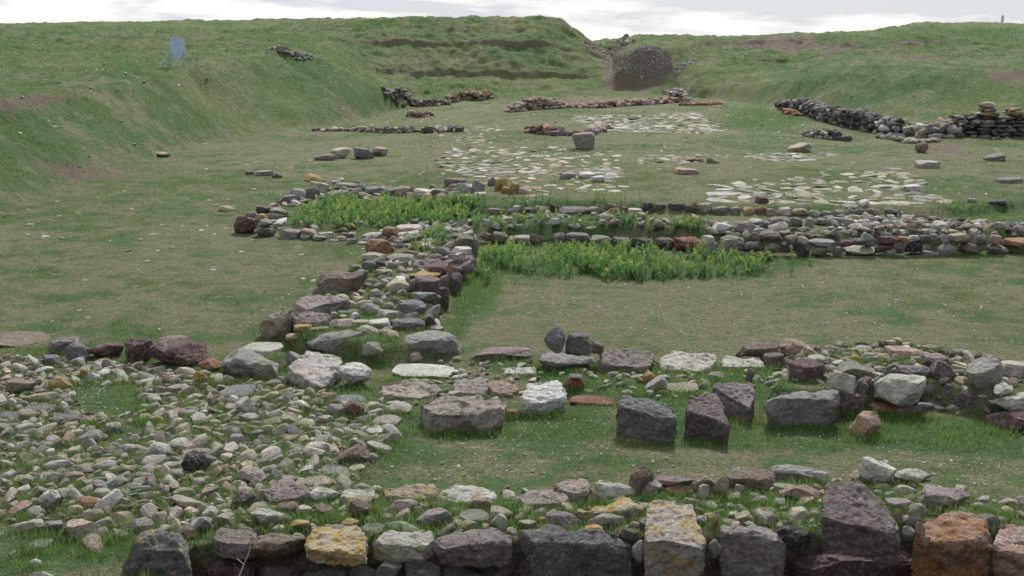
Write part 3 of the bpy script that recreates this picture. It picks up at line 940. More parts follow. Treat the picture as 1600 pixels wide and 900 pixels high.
UP_R = '''
762 793 323 333 purple s 0 0
792 803 325 335 grey r 0 0
801 818 320 331 pale a 0 0
815 834 323 333 purple r 0 0
832 858 321 333 brown b .15 0
857 873 317 331 black a 0 0
874 924 321 336 dpurple b 0 0|long dark block with a tan top
922 943 322 333 pinkgrey b 0 0
944 964 317 328 brown a 0 0
949 967 324 337 rust r 0 0
966 981 322 342 dpurple a 0 0
978 1004 324 338 buff b 0 0
1004 1023 315 333 black a 0 0
1023 1041 316 329 dpurple a 0 0
1042 1071 316 330 black b 0 0
1070 1090 315 336 brown r 0 0|upright rounded greyish brown stone
1089 1113 316 333 tan b 0 0
1111 1140 321 334 purple b 0 0
1139 1156 322 333 purple b 0 0
1160 1181 323 336 ochre a .3 0
1179 1197 322 334 rust b 0 0
1196 1213 325 336 tan a .1 0
1211 1237 322 338 pale a .05 0
1237 1263 324 339 tan b .3 0
1261 1282 327 340 green r 0 0
1281 1302 328 339 purple b 0 0
1200 1236 336 355 purple b 0 0|hollowed purplish block
1234 1253 339 354 purple b 0 0
1257 1272 338 355 pinkgrey b 0 0
1271 1291 338 352 grey r 0 0
1289 1314 338 353 grey b 0 0
1299 1320 327 339 grey b 0 0
1318 1336 325 340 purple a 0 0
1334 1356 325 338 dgrey a 0 0
1352 1376 324 339 brown a 0 0
1314 1337 340 357 pinkgrey a 0 0
1336 1361 342 353 grey s 0 0
1355 1377 338 349 maroon b 0 0
1111 1143 346 361 white a 0 0|whitish flat stone
1143 1183 344 363 purple a 0 0|wide purplish stone
1171 1198 340 351 white a 0 0
794 822 347 360 grey r 0 0
835 861 344 355 grey r 0 0
887 910 347 359 pale r 0 0
909 940 350 360 pale s .1 0
'''
LEFT_R = '''
368 405 335 366 maroon b 0 0|dark maroon corner block
398 432 352 371 dpurple r 0 0
436 471 356 374 purple b 0 0
470 497 356 374 pink a 0 0
495 523 361 373 pale b 0 0
529 552 362 374 dpurple b 0 0
399 417 333 347 ochre a .4 0
406 427 341 356 grey r 0 0
427 442 347 358 buff a .2 0
384 402 330 344 purple a 0 0
400 430 319 335 dpurple a 0 0
422 448 324 337 grey a 0 0
435 466 303 319 blue a 0 0
455 483 294 313 grey a 0 0
479 500 291 312 purple a 0 0 0 30
484 515 282 305 buff a .1 0|buff boulder
510 545 296 315 blue s 0 0 20 -10
474 509 271 285 ochre a .4 0
524 562 284 298 tan b .05 0
556 574 286 299 dgrey a 0 0
570 598 290 305 blue a 0 0
595 620 293 306 blue a 0 0
619 646 290 308 purple a 0 0
644 677 293 309 white a 0 0
674 702 294 310 purple b 0 0
700 720 298 311 pinkgrey b 0 0
554 572 344 356 dgrey a 0 0
540 558 348 360 rust a .2 0
565 600 360 374 pale r .1 0
'''
PILE_R = '''
714 738 285 305 grey r .05 0
735 758 281 301 grey r 0 .0|rounded grey stone in the heap
738 760 299 312 pale s 0 0
714 740 302 312 white s 0 0
694 728 276 290 dpurple s 0 0
762 778 276 290 purple r 0 0
772 794 279 298 ochre a .35 0 0 -20
794 812 283 303 ochre b .4 0 0 10
809 832 290 303 buff a .35 0
783 798 290 302 ochre a .3 0
492 524 240 251 dpurple s 0 0
515 549 230 248 buff a .45 0|yellowish slab of the group of four
551 583 229 249 dgrey a 0 0|dark stone with a pale crust
581 606 229 244 tan a .05 0
342 370 320 331 tan r .2 0|tan stone half sunk in the turf
384 398 266 273 rust s 0 0
400 428 265 275 grey s 0 0
425 442 269 278 dgrey r 0 0
1430 1466 249 263 pale s 0 0|round pale slab
1430 1449 222 239 brown r 0 0|dark brown stone on the bare hump
1052 1090 261 273 pink s 0 0|pink flat stone
1410 1436 287 299 white s 0 0|whitest oval stone
1536 1572 310 321 black s 0 0|flat black stone
1554 1598 275 287 dgrey s 0 0
1538 1570 240 252 dgrey s 0 0 0 -15
1341 1358 311 322 white r 0 0
1512 1526 309 317 white r 0 0
1230 1268 224 238 tan s 0 0 0 -16|weathered tan slab propped aslant
1180 1200 306 318 maroon s 0 0
875 900 268 280 pinkgrey s 0 0
904 932 268 279 white s 0 0
924 946 274 285 white b 0 0
893 928 206 234 pinkgrey b 0 0|lone brownish block at the corner of two walls
232 266 236 246 tan a .15 0|mossy yellowish stone at the foot of the grassy bank
322 345 560 575 ochre a .3 0
'''
def lines(s): return [l for l in s.strip().split('\n') if l.strip()]
for blk, rk, reg in ((FRONT_B, FRONT_R, 'front'), (MID_B, MID_R, 'mid'), (CROSS_B, CROSS_R, 'cross'), ('', LONG_R, 'long'), ('', MORE_F, 'front'), ('', MORE_M, 'mid'), ('', MORE_L, 'long'), ('', UP_R, 'upper'), ('', LEFT_R, 'left'), ('', PILE_R, 'field')):
    for l in lines(blk): hand_block(l, reg)
    for l in lines(rk): hand_rock(l, reg)

# scattered rubble: strewn in world metres inside areas marked on the ground
hx = np.array([(s['v'][:, 0].mean(), s['v'][:, 1].mean(), 0.42 * np.ptp(s['v'][:, 0])) for s in STONES])
def scatter(poly, n, smin, smax, palette, region, kinds='aarrs', gap=0.8, li=(.06, .2), dens=None, flat=(.4, .75), sinkf=.22, onz=0.0, hand_gap=0.9, target=STONES, tilt=.22):
    P = gpoly(poly) if isinstance(poly, str) else poly; P = np.array(P); lo, hi = P.min(0), P.max(0)
    placed = np.zeros((0, 3)); tries = n * 14
    cand = rng.uniform(lo, hi, (tries, 2)); cand = cand[sdist(cand[:, 0], cand[:, 1], [tuple(q) for q in P]) > 0]
    if dens is not None: cand = cand[rng.uniform(size=len(cand)) < dens(cand[:, 0], cand[:, 1])]
    sz = smin + (smax - smin) * rng.beta(1.1, 3.0, len(cand)); sz = -np.sort(-sz)
    acc = []
    for (x, y), s in zip(cand, sz):
        if len(acc) >= n: break
        r = s * 0.5
        if len(placed) and (np.hypot(placed[:, 0] - x, placed[:, 1] - y) < (placed[:, 2] + r) * gap).any(): continue
        if hand_gap and (np.hypot(hx[:, 0] - x, hx[:, 1] - y) < (hx[:, 2] + r) * hand_gap).any(): continue
        placed = np.vstack([placed, [x, y, r]]); acc.append((x, y, s))
    if not acc: return
    A = np.array(acc); Z = height(A[:, 0], A[:, 1])
    names = [p for p, k in palette for _ in range(k)]
    for (x, y, s), z in zip(acc, Z):
        k = rnd.choice(kinds); c = rnd.choice(names)
        a = s * rnd.uniform(.85, 1.6); b = s * rnd.uniform(.5, 1.0); h = s * rnd.uniform(*flat) * (.5 if k == 's' else 1)
        px = s / (y / F)
        sub = 4 if px > 34 else 3 if px > 9 else 2
        v, f = rock(k, (a, b, h), rnd.randrange(10 ** 6), sub)
        v = v @ rot(rnd.uniform(0, 6.28), rnd.gauss(0, tilt), rnd.gauss(0, tilt)).T
        l_ = rnd.uniform(.25, .6) if rnd.random() < li[1] else li[0]
        add_v = v + np.array([x, y, z + onz + h * (.5 - sinkf)])
        if target is STONES: add_stone(add_v, f, c, l_, k, region, None, hand=False)
        else: target.append((add_v, f, jit(c), l_))
MIX = [('pale', 7), ('buff', 7), ('tan', 4), ('grey', 5), ('pinkgrey', 3), ('green', 5), ('white', 2), ('brown', 1), ('purple', 1), ('blue', 1), ('pink', 1)]
RUB = [('pale', 8), ('buff', 8), ('tan', 4), ('grey', 3), ('pinkgrey', 7), ('green', 2), ('white', 3), ('brown', 1), ('pink', 2), ('purple', 1), ('dgrey', 1)]
DARK = [('purple', 4), ('dgrey', 3), ('brown', 4), ('tan', 4), ('grey', 4), ('maroon', 2), ('pale', 3), ('buff', 3)]
gap1 = gpoly('92,606 130,594 225,600 240,645 180,655 120,640'); gap2 = gpoly('-80,818 120,820 200,845 330,835 330,899 -80,899')
def d_rub(x, y):
    a_ = np.clip(1 - .995 * sstep(sdist(x, y, gap1), -.15, .15), 0, 1) * np.clip(1 - .985 * sstep(sdist(x, y, gap2), -.35, .05), 0, 1)
    return a_ * (.05 + .9 * sstep(fbm(x * 1.2, y * 1.2, 3, 91), -.5, .05) ** 2)
scatter('-60,555 200,572 345,590 480,612 600,640 618,690 560,740 545,775 350,835 215,850 -60,895', 1900, .045, .225, RUB, 'rubble', kinds='aaaabbs', dens=d_rub, gap=.74, sinkf=.25, tilt=.34)
scatter('-60,555 200,572 345,590 480,612 600,640 618,690 560,740 350,835 215,850 -60,895', 2400, .025, .065, RUB, 'rubble', dens=d_rub, gap=.7, hand_gap=.8)
scatter('330,850 380,785 560,765 900,770 1100,765 1430,760 1640,790 1640,815 1400,822 900,830', 200, .05, .17, MIX, 'front', gap=1.05, li=(.15, .35), hand_gap=.85, sinkf=.3)
scatter('560,640 700,560 840,560 1190,575 1500,560 1600,590 1600,625 1300,600 950,620 640,640', 170, .04, .15, MIX, 'mid', gap=1.1)
scatter('1190,548 1300,545 1600,572 1620,640 1500,640 1300,600', 200, .06, .20, DARK, 'mid', gap=.85, hand_gap=.75)
scatter('460,540 500,470 600,400 620,360 740,370 735,410 690,470 690,545', 130, .07, .28, MIX, 'cross', gap=.85)
scatter('1290,335 1400,332 1480,345 1600,352 1600,372 1300,372', 120, .08, .30, MIX + [('brown', 5), ('dgrey', 3), ('maroon', 3), ('rust', 1), ('purple', 3)], 'upper', gap=.8, hand_gap=.7)
scatter('760,340 1000,340 1280,360 1280,372 1000,368 750,362', 60, .1, .35, MIX, 'upper', gap=1.2)
scatter('1100,365 1600,364 1600,380 1250,392 1100,390', 70, .12, .28, DARK, 'long', gap=.7, hand_gap=.6, onz=-.05)
scatter('395,345 440,310 520,280 720,290 740,312 520,310 440,350 600,355 640,372 420,368', 110, .1, .36, MIX, 'left', gap=.9)
scatter('610,365 650,345 750,350 750,375 620,380', 30, .1, .3, MIX, 'cross', gap=1)
# thin scatter over the trench floor and the banks
scatter('-100,480 400,480 600,360 1600,420 1600,540 740,520 640,545 0,520', 150, .02, .07, [('white', 4), ('pale', 4), ('tan', 1)], 'turf', gap=2, sinkf=.4)
scatter('600,700 1600,720 1600,760 600,760', 40, .015, .05, [('white', 6), ('pale', 4)], 'turf', gap=2)
scatter('0,300 400,240 700,200 1600,220 1600,330 1000,300 600,420 0,470', 420, .03, .15, [('white', 3), ('pale', 4), ('tan', 3), ('grey', 1)], 'turf', gap=1.6, flat=(.25, .45), sinkf=.42, tilt=.08)
scatter('0,100 500,90 600,150 900,150 1600,120 1600,220 1000,215 400,215 200,240 0,330', 330, .05, .22, [('white', 2), ('pale', 4), ('tan', 3), ('pinkgrey', 2)], 'turf', gap=1.6, flat=(.3, .5), sinkf=.4)
scatter('680,250 760,230 960,235 980,300 840,312 700,290', 130, .12, .42, [('pale', 5), ('white', 3), ('tan', 3), ('ochre', 1)], 'turf', kinds='s', gap=1.0, flat=(.2, .3), tilt=.06, sinkf=.66)

# ------------------------------------------------------------------ flat stone paving of the old court floors
def joined(stones):
    vs, fs, cs, ls, k = [], [], [], [], 0
    for v, f, c, l in stones:
        vs.append(v); fs.append(f + k); k += len(v); cs.append(np.tile(c, (len(v), 1))); ls.append(np.full(len(v), l))
    return np.concatenate(vs), np.concatenate(fs), {'col': np.concatenate(cs), 'li': np.concatenate(ls)}
PAVE = [('pale', 3), ('buff', 4), ('pinkgrey', 5), ('grey', 5), ('tan', 3)]
for poly, n, a, b in (('885,182 1085,176 1135,205 1100,209 940,205', 330, .25, .65),
                      ('688,262 700,236 800,236 960,262 965,284 700,274', 170, .2, .6),
                      ('965,262 1000,244 1300,238 1310,248 1250,252 1010,254', 170, .15, .5),
                      ('1110,306 1130,288 1230,280 1400,262 1440,280 1440,300 1490,316 1330,322 1120,314', 460, .16, .6),
                      ('660,202 780,196 800,215 700,245 720,222', 45, .15, .5)):
    L_ = []
    scatter(poly, n, a, b, PAVE, 'x', kinds='ssa', gap=.98, flat=(.2, .3), sinkf=.70, tilt=.08, dens=lambda x, y: np.clip(.55 + 1.6 * fbm(x * .6, y * .6, 3, 33), .04, 1), target=L_, hand_gap=0, li=(0.02, .12))
    v, f, at = joined(L_); tag(link('stone_pavement', v, f, M_STONE, attrs=at), kind='structure')

# ------------------------------------------------------------------ far ruined walls, each one thing
def ruin(line, hpx, depth, smin, smax, palette, label, cat='wall', name='ruined_wall', taper=True, li=.05, ochre=0.0, pack=1.0):
    """a tumbled wall along a photo polyline of its foot; hpx = list of heights in photo pixels along it"""
    smin *= .72; smax *= .78
    P = pts(line); G_ = hit([a for a, b in P], [b for a, b in P]); st = []
    names = [p for p, k in palette for _ in range(k)]
    for i in range(len(P) - 1):
        A, B = G_[i], G_[i + 1]; L_ = np.hypot(*(B - A)[:2]); s0 = (smin + smax) / 2
        n = max(1, int(L_ / (s0 * .62) * pack))
        for k in range(n):
            t = (k + rnd.random()) / n; q = A + (B - A) * t; hh = (hpx[i] + (hpx[i + 1] - hpx[i]) * t) * q[1] / F
            hh *= rnd.uniform(.75, 1.1)
            rows = max(1, int(hh / (s0 * .5)))
            for r_ in range(rows):
                for dd in range(max(1, int(depth / s0))):
                    s = rnd.uniform(smin, smax); off = dd * s0 * .85 + rnd.uniform(-.3, .3) * s0 + (r_ * s0 * .25 if taper else 0)
                    if dd and r_ < rows - 2: continue
                    x, y = q[0] + rnd.gauss(0, s0 * .3), q[1] + off; z = hz(x, y) + (r_ + .3) * hh / rows
                    k_ = rnd.choice('aab'); v, f = rock(k_, (s * rnd.uniform(1, 1.5), s, s * rnd.uniform(.5, .8)), rnd.randrange(10 ** 6), 2 if s * F / y < 14 else 3)
                    v = v @ rot(rnd.gauss(0, .5), rnd.gauss(0, .25), rnd.gauss(0, .25)).T
                    st.append((v + np.array([x, y, z]), f, jit(rnd.choice(names), .16), li if rnd.random() > .2 else .4))
    v, f, at = joined(st); loc = tuple(G_[0])
    return tag(link(name, v, f, M_STONE, attrs=at, loc=loc), label, cat, kind='thing')
BLK = [('black', 12), ('dgrey', 4), ('blue', 1), ('maroon', 2), ('brown', 2), ('pale', 2), ('grey', 2)]
ruin('1225,172 1262,180 1300,192 1350,204 1400,212 1418,206', [12, 22, 22, 28, 26, 14], 1.6, .22, .55, BLK, 'long tumbled wall of blackened burnt stones below the right bank', name='ruined_wall')
ruin('1268,214 1300,218 1328,221', [10, 16, 10], 1.0, .2, .5, BLK + [('pale', 4)], 'short spur of blackened stones in front of the burnt wall')
ruin('1418,212 1450,216 1490,216', [16, 20, 26], 1.2, .25, .6, [('pinkgrey', 3), ('grey', 3), ('tan', 3), ('dgrey', 3), ('rust', 1), ('pale', 2)], 'low heap of mixed stones between the burnt wall and the standing masonry')
ruin('1226,178 1240,180 1252,182', [7, 9, 7], .8, .2, .5, [('rust', 4), ('orange', 2)], 'reddish burnt mudbrick stub at the near end of the blackened wall')
ruin('600,147 640,158 670,166 700,164', [3, 6, 11, 7], .9, .22, .5, [('brown', 4), ('dgrey', 3), ('maroon', 2), ('tan', 2), ('black', 1)], 'dark tumbled wall end at the foot of the left bank')
ruin('640,181 658,184 678,180', [8, 10, 5], .9, .22, .45, [('rust', 3), ('brown', 3), ('pale', 2), ('dpurple', 1)], 'small brown rubble stump below the left bank')
ruin('700,161 730,157 765,152', [9, 12, 6], 1.2, .25, .5, [('rust', 4), ('tan', 3), ('brown', 2), ('buff', 1)], 'low rust coloured mudbrick mound right of the dark wall end')
ruin('800,176 830,172 870,170 886,168', [10, 20, 12, 5], 1.6, .25, .5, [('tan', 5), ('rust', 3), ('brown', 3), ('buff', 2)], 'crumbling tan mudbrick heap in the middle of the far court')
ruin('886,169 930,169 975,166 1060,160', [5, 10, 9, 8], 1.2, .25, .55, [('rust', 4), ('orange', 2), ('tan', 4), ('pale', 3), ('brown', 2)], 'long low rusty wall before the dark rubble face')
ruin('1040,160 1060,158 1075,160', [18, 20, 8], .8, .25, .5, [('pale', 3), ('tan', 2), ('dgrey', 2)], 'little pale stone pile at the end of the rusty wall')
ruin('1062,165 1100,165 1125,163', [6, 8, 4], .8, .25, .5, [('rust', 4), ('orange', 3), ('tan', 1)], 'low orange earth wall right of the far rusty wall')
ruin('492,205 560,205 640,207 658,206', [5, 8, 9, 8], .7, .2, .42, [('brown', 4), ('dgrey', 2), ('tan', 3), ('buff', 2), ('blue', 1)], 'long thin line of wall footing crossing the floor on the left')
ruin('660,205 690,206 718,206', [8, 11, 11], .7, .3, .6, [('maroon', 4), ('pale', 2), ('dpurple', 2)], 'short maroon end piece of the thin wall footing')
ruin('824,206 850,210 880,212 900,212', [8, 14, 12, 8], .8, .3, .6, [('maroon', 5), ('dpurple', 3), ('rust', 2)], 'short maroon stone wall left of the lone brownish block')
ruin('918,212 935,206 950,202', [10, 8, 6], .6, .25, .5, [('purple', 4), ('brown', 2), ('tan', 1)], 'short purplish wall running back from the lone brownish block')
ruin('420,80 440,82 465,90 485,93', [4, 6, 5, 2], .9, .18, .4, [('grey', 4), ('pinkgrey', 3), ('brown', 2)], 'patch of grey rubble breaking out on top of the left bank')
ruin('1080,252 1110,254 1122,255', [4, 5, 3], .5, .3, .5, [('dgrey', 3), ('brown', 2)], 'small dark ledge stone row among the pale paving')
ruin('1380,215 1420,224 1470,222', [6, 9, 6], .8, .2, .5, [('brown', 3), ('grey', 2), ('tan', 2), ('green', 2)], 'earthy rubble bank in front of the mixed stone heap')
# standing coursed masonry at the far right
def masonry():
    P = [(1490, 213), (1540, 214), (1600, 214), (1720, 216)]; G_ = hit([a for a, b in P], [b for a, b in P]); st = []
    hp = [34, 50, 40, 46]
    for i in range(3):
        A, B = G_[i], G_[i + 1]; L_ = np.hypot(*(B - A)[:2])
        hmax = max(hp[i], hp[i + 1]) * A[1] / F; z = -.05; r_ = 0
        while z < hmax:
            hh = rnd.uniform(.12, .2); x = -rnd.random() * .4
            while x < L_:
                wd = rnd.uniform(.2, .65); t = np.clip((x + wd / 2) / L_, 0, 1); top = (hp[i] + (hp[i + 1] - hp[i]) * t) * A[1] / F
                if z + hh < top * rnd.uniform(.8, 1.1):
                    q = A + (B - A) * t
                    for dd in (0, .4):
                        v, f = rock(rnd.choice('bba'), (wd * rnd.uniform(.85, 1.1), .5, hh * rnd.uniform(.8, 1.15)), rnd.randrange(10 ** 6), 3); v = v @ rot(rnd.gauss(0, .1), 0, rnd.gauss(0, .07)).T
                        up = z > hmax * .6
                        c = rnd.choice(['brown', 'tan', 'green', 'ochre'] if up else ['dpurple', 'dgrey', 'dgrey', 'black', 'brown', 'maroon', 'grey', 'purple'])
                        st.append((v + np.array([q[0], q[1] + dd + rnd.gauss(0, .05), q[2] + z + hh / 2]), f, jit(c, .14), .45 if up else .02))
                x += wd
            z += hh * .95
    v, f, at = joined(st); tag(link('masonry_wall', v, f, M_STONE, attrs=at, loc=tuple(G_[0])), 'standing coursed masonry wall with ochre weathered top at the far right', 'wall', kind='thing')
masonry()
# rubble core showing in the cut banks
def facing(poly, n, smin, smax, palette, label, name):
    P = gpoly(poly); L_ = []
    scatter(P, n, smin, smax, palette, 'x', kinds='a', gap=.5, flat=(.7, 1.0), sinkf=.68, dens=lambda x, y: .25 + .75 * (fbm(x * 1.2, y * 1.2, 3, 13) > -.12), target=L_, hand_gap=0, li=(0, .05))
    v, f, at = joined(L_); return tag(link(name, v, f, M_STONE, attrs=at, loc=(P[0][0], P[0][1], hz(*P[0]))), label, 'rubble')
facing('958,90 982,81 1046,82 1050,104 1038,114 1000,124 962,120', 2400, .06, .24, [('grey', 2), ('brown', 7), ('tan', 1), ('dgrey', 4)], 'steep dark face of rubble in the cut bank below the notch', 'rubble_face')
facing('908,70 945,68 982,60 972,78 943,90', 700, .08, .28, [('brown', 5), ('tan', 3), ('pinkgrey', 2)], 'brown stony wall seen through the notch in the skyline', 'rubble_face')
ruin('972,66 979,66 988,67', [6, 9, 4], .6, .3, .5, [('pinkgrey', 3), ('tan', 2)], 'pale stone knob on the right lip of the notch', 'rubble', 'stone_outcrop')
facing('1050,112 1080,94 1090,96 1060,116', 60, .2, .4, [('grey', 3), ('pinkgrey', 2)], 'grey stones trailing along the spur right of the dark rubble face', 'rubble_face')

# ------------------------------------------------------------------ loose stones: the 300 largest are things, the rest one mass
ORD = sorted(STONES, key=lambda s: -s['area'])
inview = [s for s in ORD if s['x1'] > 0 and s['x0'] < 1600 and s['y0'] < 900]
vis = []
for s in inview:
    x0, x1, y0, y1 = max(s['x0'], 0), min(s['x1'], 1600), max(s['y0'], 0), min(s['y1'], 900)
    s['area'] = max(0, x1 - x0) * max(0, y1 - y0); 
vis = sorted(inview, key=lambda s: -s['area'])
IND = vis[:298]; rest = [s for s in STONES if not any(s is q for q in IND)]
REG = dict(front='in the front wall', mid='in the second wall', cross='on the cross wall', long='in the long low wall', upper='in the row behind the long wall', left='in the left end of the flower bed wall',
           field='lying on the far turf', rubble='in the rubble spread at lower left', turf='lying loose on the turf')
GRP = dict(front='stones of the front wall', mid='stones of the second wall', cross='stones of the cross wall', long='stones of the long low wall', upper='stones of the row behind the long wall',
           left='stones of the flower bed wall', field='stones lying on the far floor', rubble='stones of the rubble spread', turf='stones lying loose on the turf')
NM = dict(b='stone_block', s='flat_stone', r='boulder', a='stone')
heroes = [s for s in IND if s['hero']]
def rel(s, h):
    dx, dy = s['cx'] - h['cx'], s['cy'] - h['cy']
    if abs(dx) > 1.6 * abs(dy): return 'right of' if dx > 0 else 'left of'
    side = '' 
    return ('in front of' if dy > 0 else 'behind')
def near(s, k=0):
    hs = sorted((h for h in heroes if h is not s), key=lambda h: (h['cx'] - s['cx']) ** 2 + 3 * (h['cy'] - s['cy']) ** 2); return hs[k]
used = {}
def sizew(s):
    w_ = s['x1'] - s['x0']; return 'broad ' if w_ > 62 else '' if w_ > 34 else 'small '
for s in IND:
    if s['hero']: s['lab'] = s['hero'] + ' ' + REG[s['reg']]
for s in IND:
    if not s['hero']:
        h = near(s); hn = h['hero']
        s['short'] = sizew(s) + ('lichen spotted ' if s['li'] >= .45 and s['c'] != 'yellow' else '') + CW[s['c']] + ' ' + KW[s['k']]
        s['lab'] = s['short'] + ' ' + rel(s, h) + ' the ' + hn
        s['key'] = s['lab']
from collections import defaultdict
gr = defaultdict(list)
for s in IND:
    if not s['hero']: gr[s['key']].append(s)
def words_(t): return len(t.split())
for k, L_ in gr.items():
    if len(L_) == 1: continue
    xs = [q['cx'] for q in L_]; ys = [q['cy'] for q in L_]
    alongx = max(xs) - min(xs) > 1.3 * (max(ys) - min(ys))
    L_.sort(key=lambda q: q['cx'] if alongx else q['cy'])
    if len(L_) == 2: wd = ['left', 'right'] if alongx else ['farther', 'nearer']
    elif len(L_) == 3: wd = ['leftmost', 'middle', 'rightmost'] if alongx else ['farthest', 'middle', 'nearest']
    else:
        o_ = ['first', 'second', 'third', 'fourth', 'fifth', 'sixth', 'seventh', 'eighth', 'ninth', 'tenth', 'eleventh', 'twelfth', 'thirteenth']
        wd = [o_[min(i, 12)] + (' from left' if alongx else ' from back') + ',' for i in range(len(L_))]
    for q, w_ in zip(L_, wd): q['lab'] = w_ + ' ' + q['key']
for s in IND:
    t = s['lab'].split()
    if len(t) > 16: s['lab'] = ' '.join(t[:16])
    v = s['v']; base = np.array([v[:, 0].mean(), v[:, 1].mean(), v[:, 2].min()])
    o = link(NM[s['k']], v, s['f'], M_STONE, attrs={'col': np.tile(s['col'], (len(v), 1)), 'li': np.full(len(v), s['li'])}, loc=tuple(base), smooth=s['k'] == 'r')
    tag(o, s['lab'], 'stone', GRP[s['reg']])
v, f, at = joined([(s['v'], s['f'], s['col'], s['li']) for s in rest])
tag(link('loose_stones', v, f, M_STONE, attrs=at), 'countless smaller stones and chips strewn over walls and turf', 'rubble', kind='stuff')

# ------------------------------------------------------------------ turf blades
def blades():
    vs, cs = [], []
    base = np.array([(s['v'][:, 0].mean(), s['v'][:, 1].min() - .02, np.ptp(s['v'][:, 0])) for s in STONES if s['area'] > 260 and s['y1'] > 400])
    def emit(x, y, hgt, wid, c):
        n = len(x); z = height(x, y); th = rng.uniform(0, math.pi, n); lean = rng.normal(0, .35, (n, 2)) * hgt[:, None]
        dx, dy = np.cos(th) * wid / 2, np.sin(th) * wid / 2
        a = np.stack([x - dx, y - dy, z - .01], -1); b = np.stack([x + dx, y + dy, z - .01], -1); t = np.stack([x + lean[:, 0], y + lean[:, 1], z + hgt], -1)
        vs.append(np.stack([a, b, t], 1).reshape(-1, 3)); cs.append(np.repeat(c, 3, 0))
    def colour(L, G, n):
        g1 = np.array([.080, .150, .034]); g2 = np.array([.145, .22, .058]); d1 = np.array([.205, .19, .105]); d2 = np.array([.15, .18, .072])
        t = rng.uniform(size=(n, 1)); g_ = g1 * (1 - t) + g2 * t; d_ = d1 * (1 - t) + d2 * t
        k = np.clip(L * 1.3 - .05 + rng.normal(0, .18, n), 0, 1)[:, None]
        c = d_ * (1 - k) + g_ * k; c = c * (1 - .3 * G[:, None]) + .3 * G[:, None] * np.array([.15, .18, .04])
        return np.clip(c * rng.normal(1, .24, (n, 1)), .01, 1)
    for y0, y1, dens, w0 in ((7.3, 10, 2300, .006), (10, 14, 1500, .007), (14, 22, 1100, .009), (22, 34, 420, .014), (34, 60, 55, .03), (60, 96, 22, .05)):
        half = .50 * y1 + .5; n = int(dens * (y1 - y0) * 2 * half)
        x = rng.uniform(-half, half, n); y = rng.uniform(y0, y1, n); ok = np.abs(x) < .5 * y + .6; x, y = x[ok], y[ok]
        # gather into tufts
        L, E, G = masks(x, y); tuft = fbm(x * 4, y * 4, 3, 81)
        keep = (rng.uniform(size=len(x)) < np.clip(.30 + .9 * L + .7 * tuft, .05, 1) * np.clip(1 - 1.2 * E, 0, 1)) ; x, y, L, G, tuft = x[keep], y[keep], L[keep], G[keep], tuft[keep]
        sc_ = 1 + .02 * (y - 8)
        hg = (.013 + .055 * np.clip(L + .3 * tuft, 0, 1.2) ** 1.6) * rng.uniform(.5, 1.25, len(x)) * sc_
        emit(x, y, hg, np.full(len(x), w0), colour(L, G, len(x)))
    n = 5200; y = 7.5 + 40 * rng.beta(.9, 2.2, n); x = rng.uniform(-.52, .52, n) * y; L, E, G = masks(x, y)
    ok = (rng.uniform(size=n) < .15 + .8 * L) & (E < .5); x, y, L, G = x[ok], y[ok], L[ok], G[ok]
    m_ = 14; r_ = (.02 + .03 * rng.uniform(size=len(x))) * (1 + .03 * y); xx = np.repeat(x, m_) + rng.normal(0, 1, len(x) * m_) * np.repeat(r_, m_); yy = np.repeat(y, m_) + rng.normal(0, 1, len(x) * m_) * np.repeat(r_, m_)
    Lr = np.clip(np.repeat(L, m_) + .25, 0, 1); tone = np.repeat(rng.uniform(.65, 1.25, len(x)), m_)[:, None]
    emit(xx, yy, (.025 + .05 * Lr) * rng.uniform(.5, 1.3, len(xx)), .005 * np.maximum(1, yy / 9), colour(Lr, np.repeat(G, m_), len(xx)) * tone)
    # taller grass crowding the feet of the stones
    for bx, by, bw in base:
        n = int((130 + 420 * bw) * min(1, (11 / by) ** 1.2) * rng.uniform(.2, 1.2))
        x = bx + rng.normal(0, .5, n) * bw; y = by + rng.normal(-.01, .05, n) - .02
        L, E, G = masks(x, y); L = np.clip(L + .35, 0, 1); ok = rng.uniform(size=n) < .25 + .75 * L; x, y, L, G = x[ok], y[ok], L[ok], G[ok]
        if len(x): emit(x, y, (.025 + .065 * L) * rng.uniform(.5, 1.3, len(x)), np.full(len(x), .007 * max(1, by / 12)), colour(L, G, len(x)))
    v = np.concatenate(vs); c = np.concatenate(cs)
    tag(link('turf_grass', v, np.arange(len(v)).reshape(-1, 3), M_VEG, attrs={'col': c}), 'short turf grass blades covering the floor and banks', 'grass', kind='stuff')
blades()
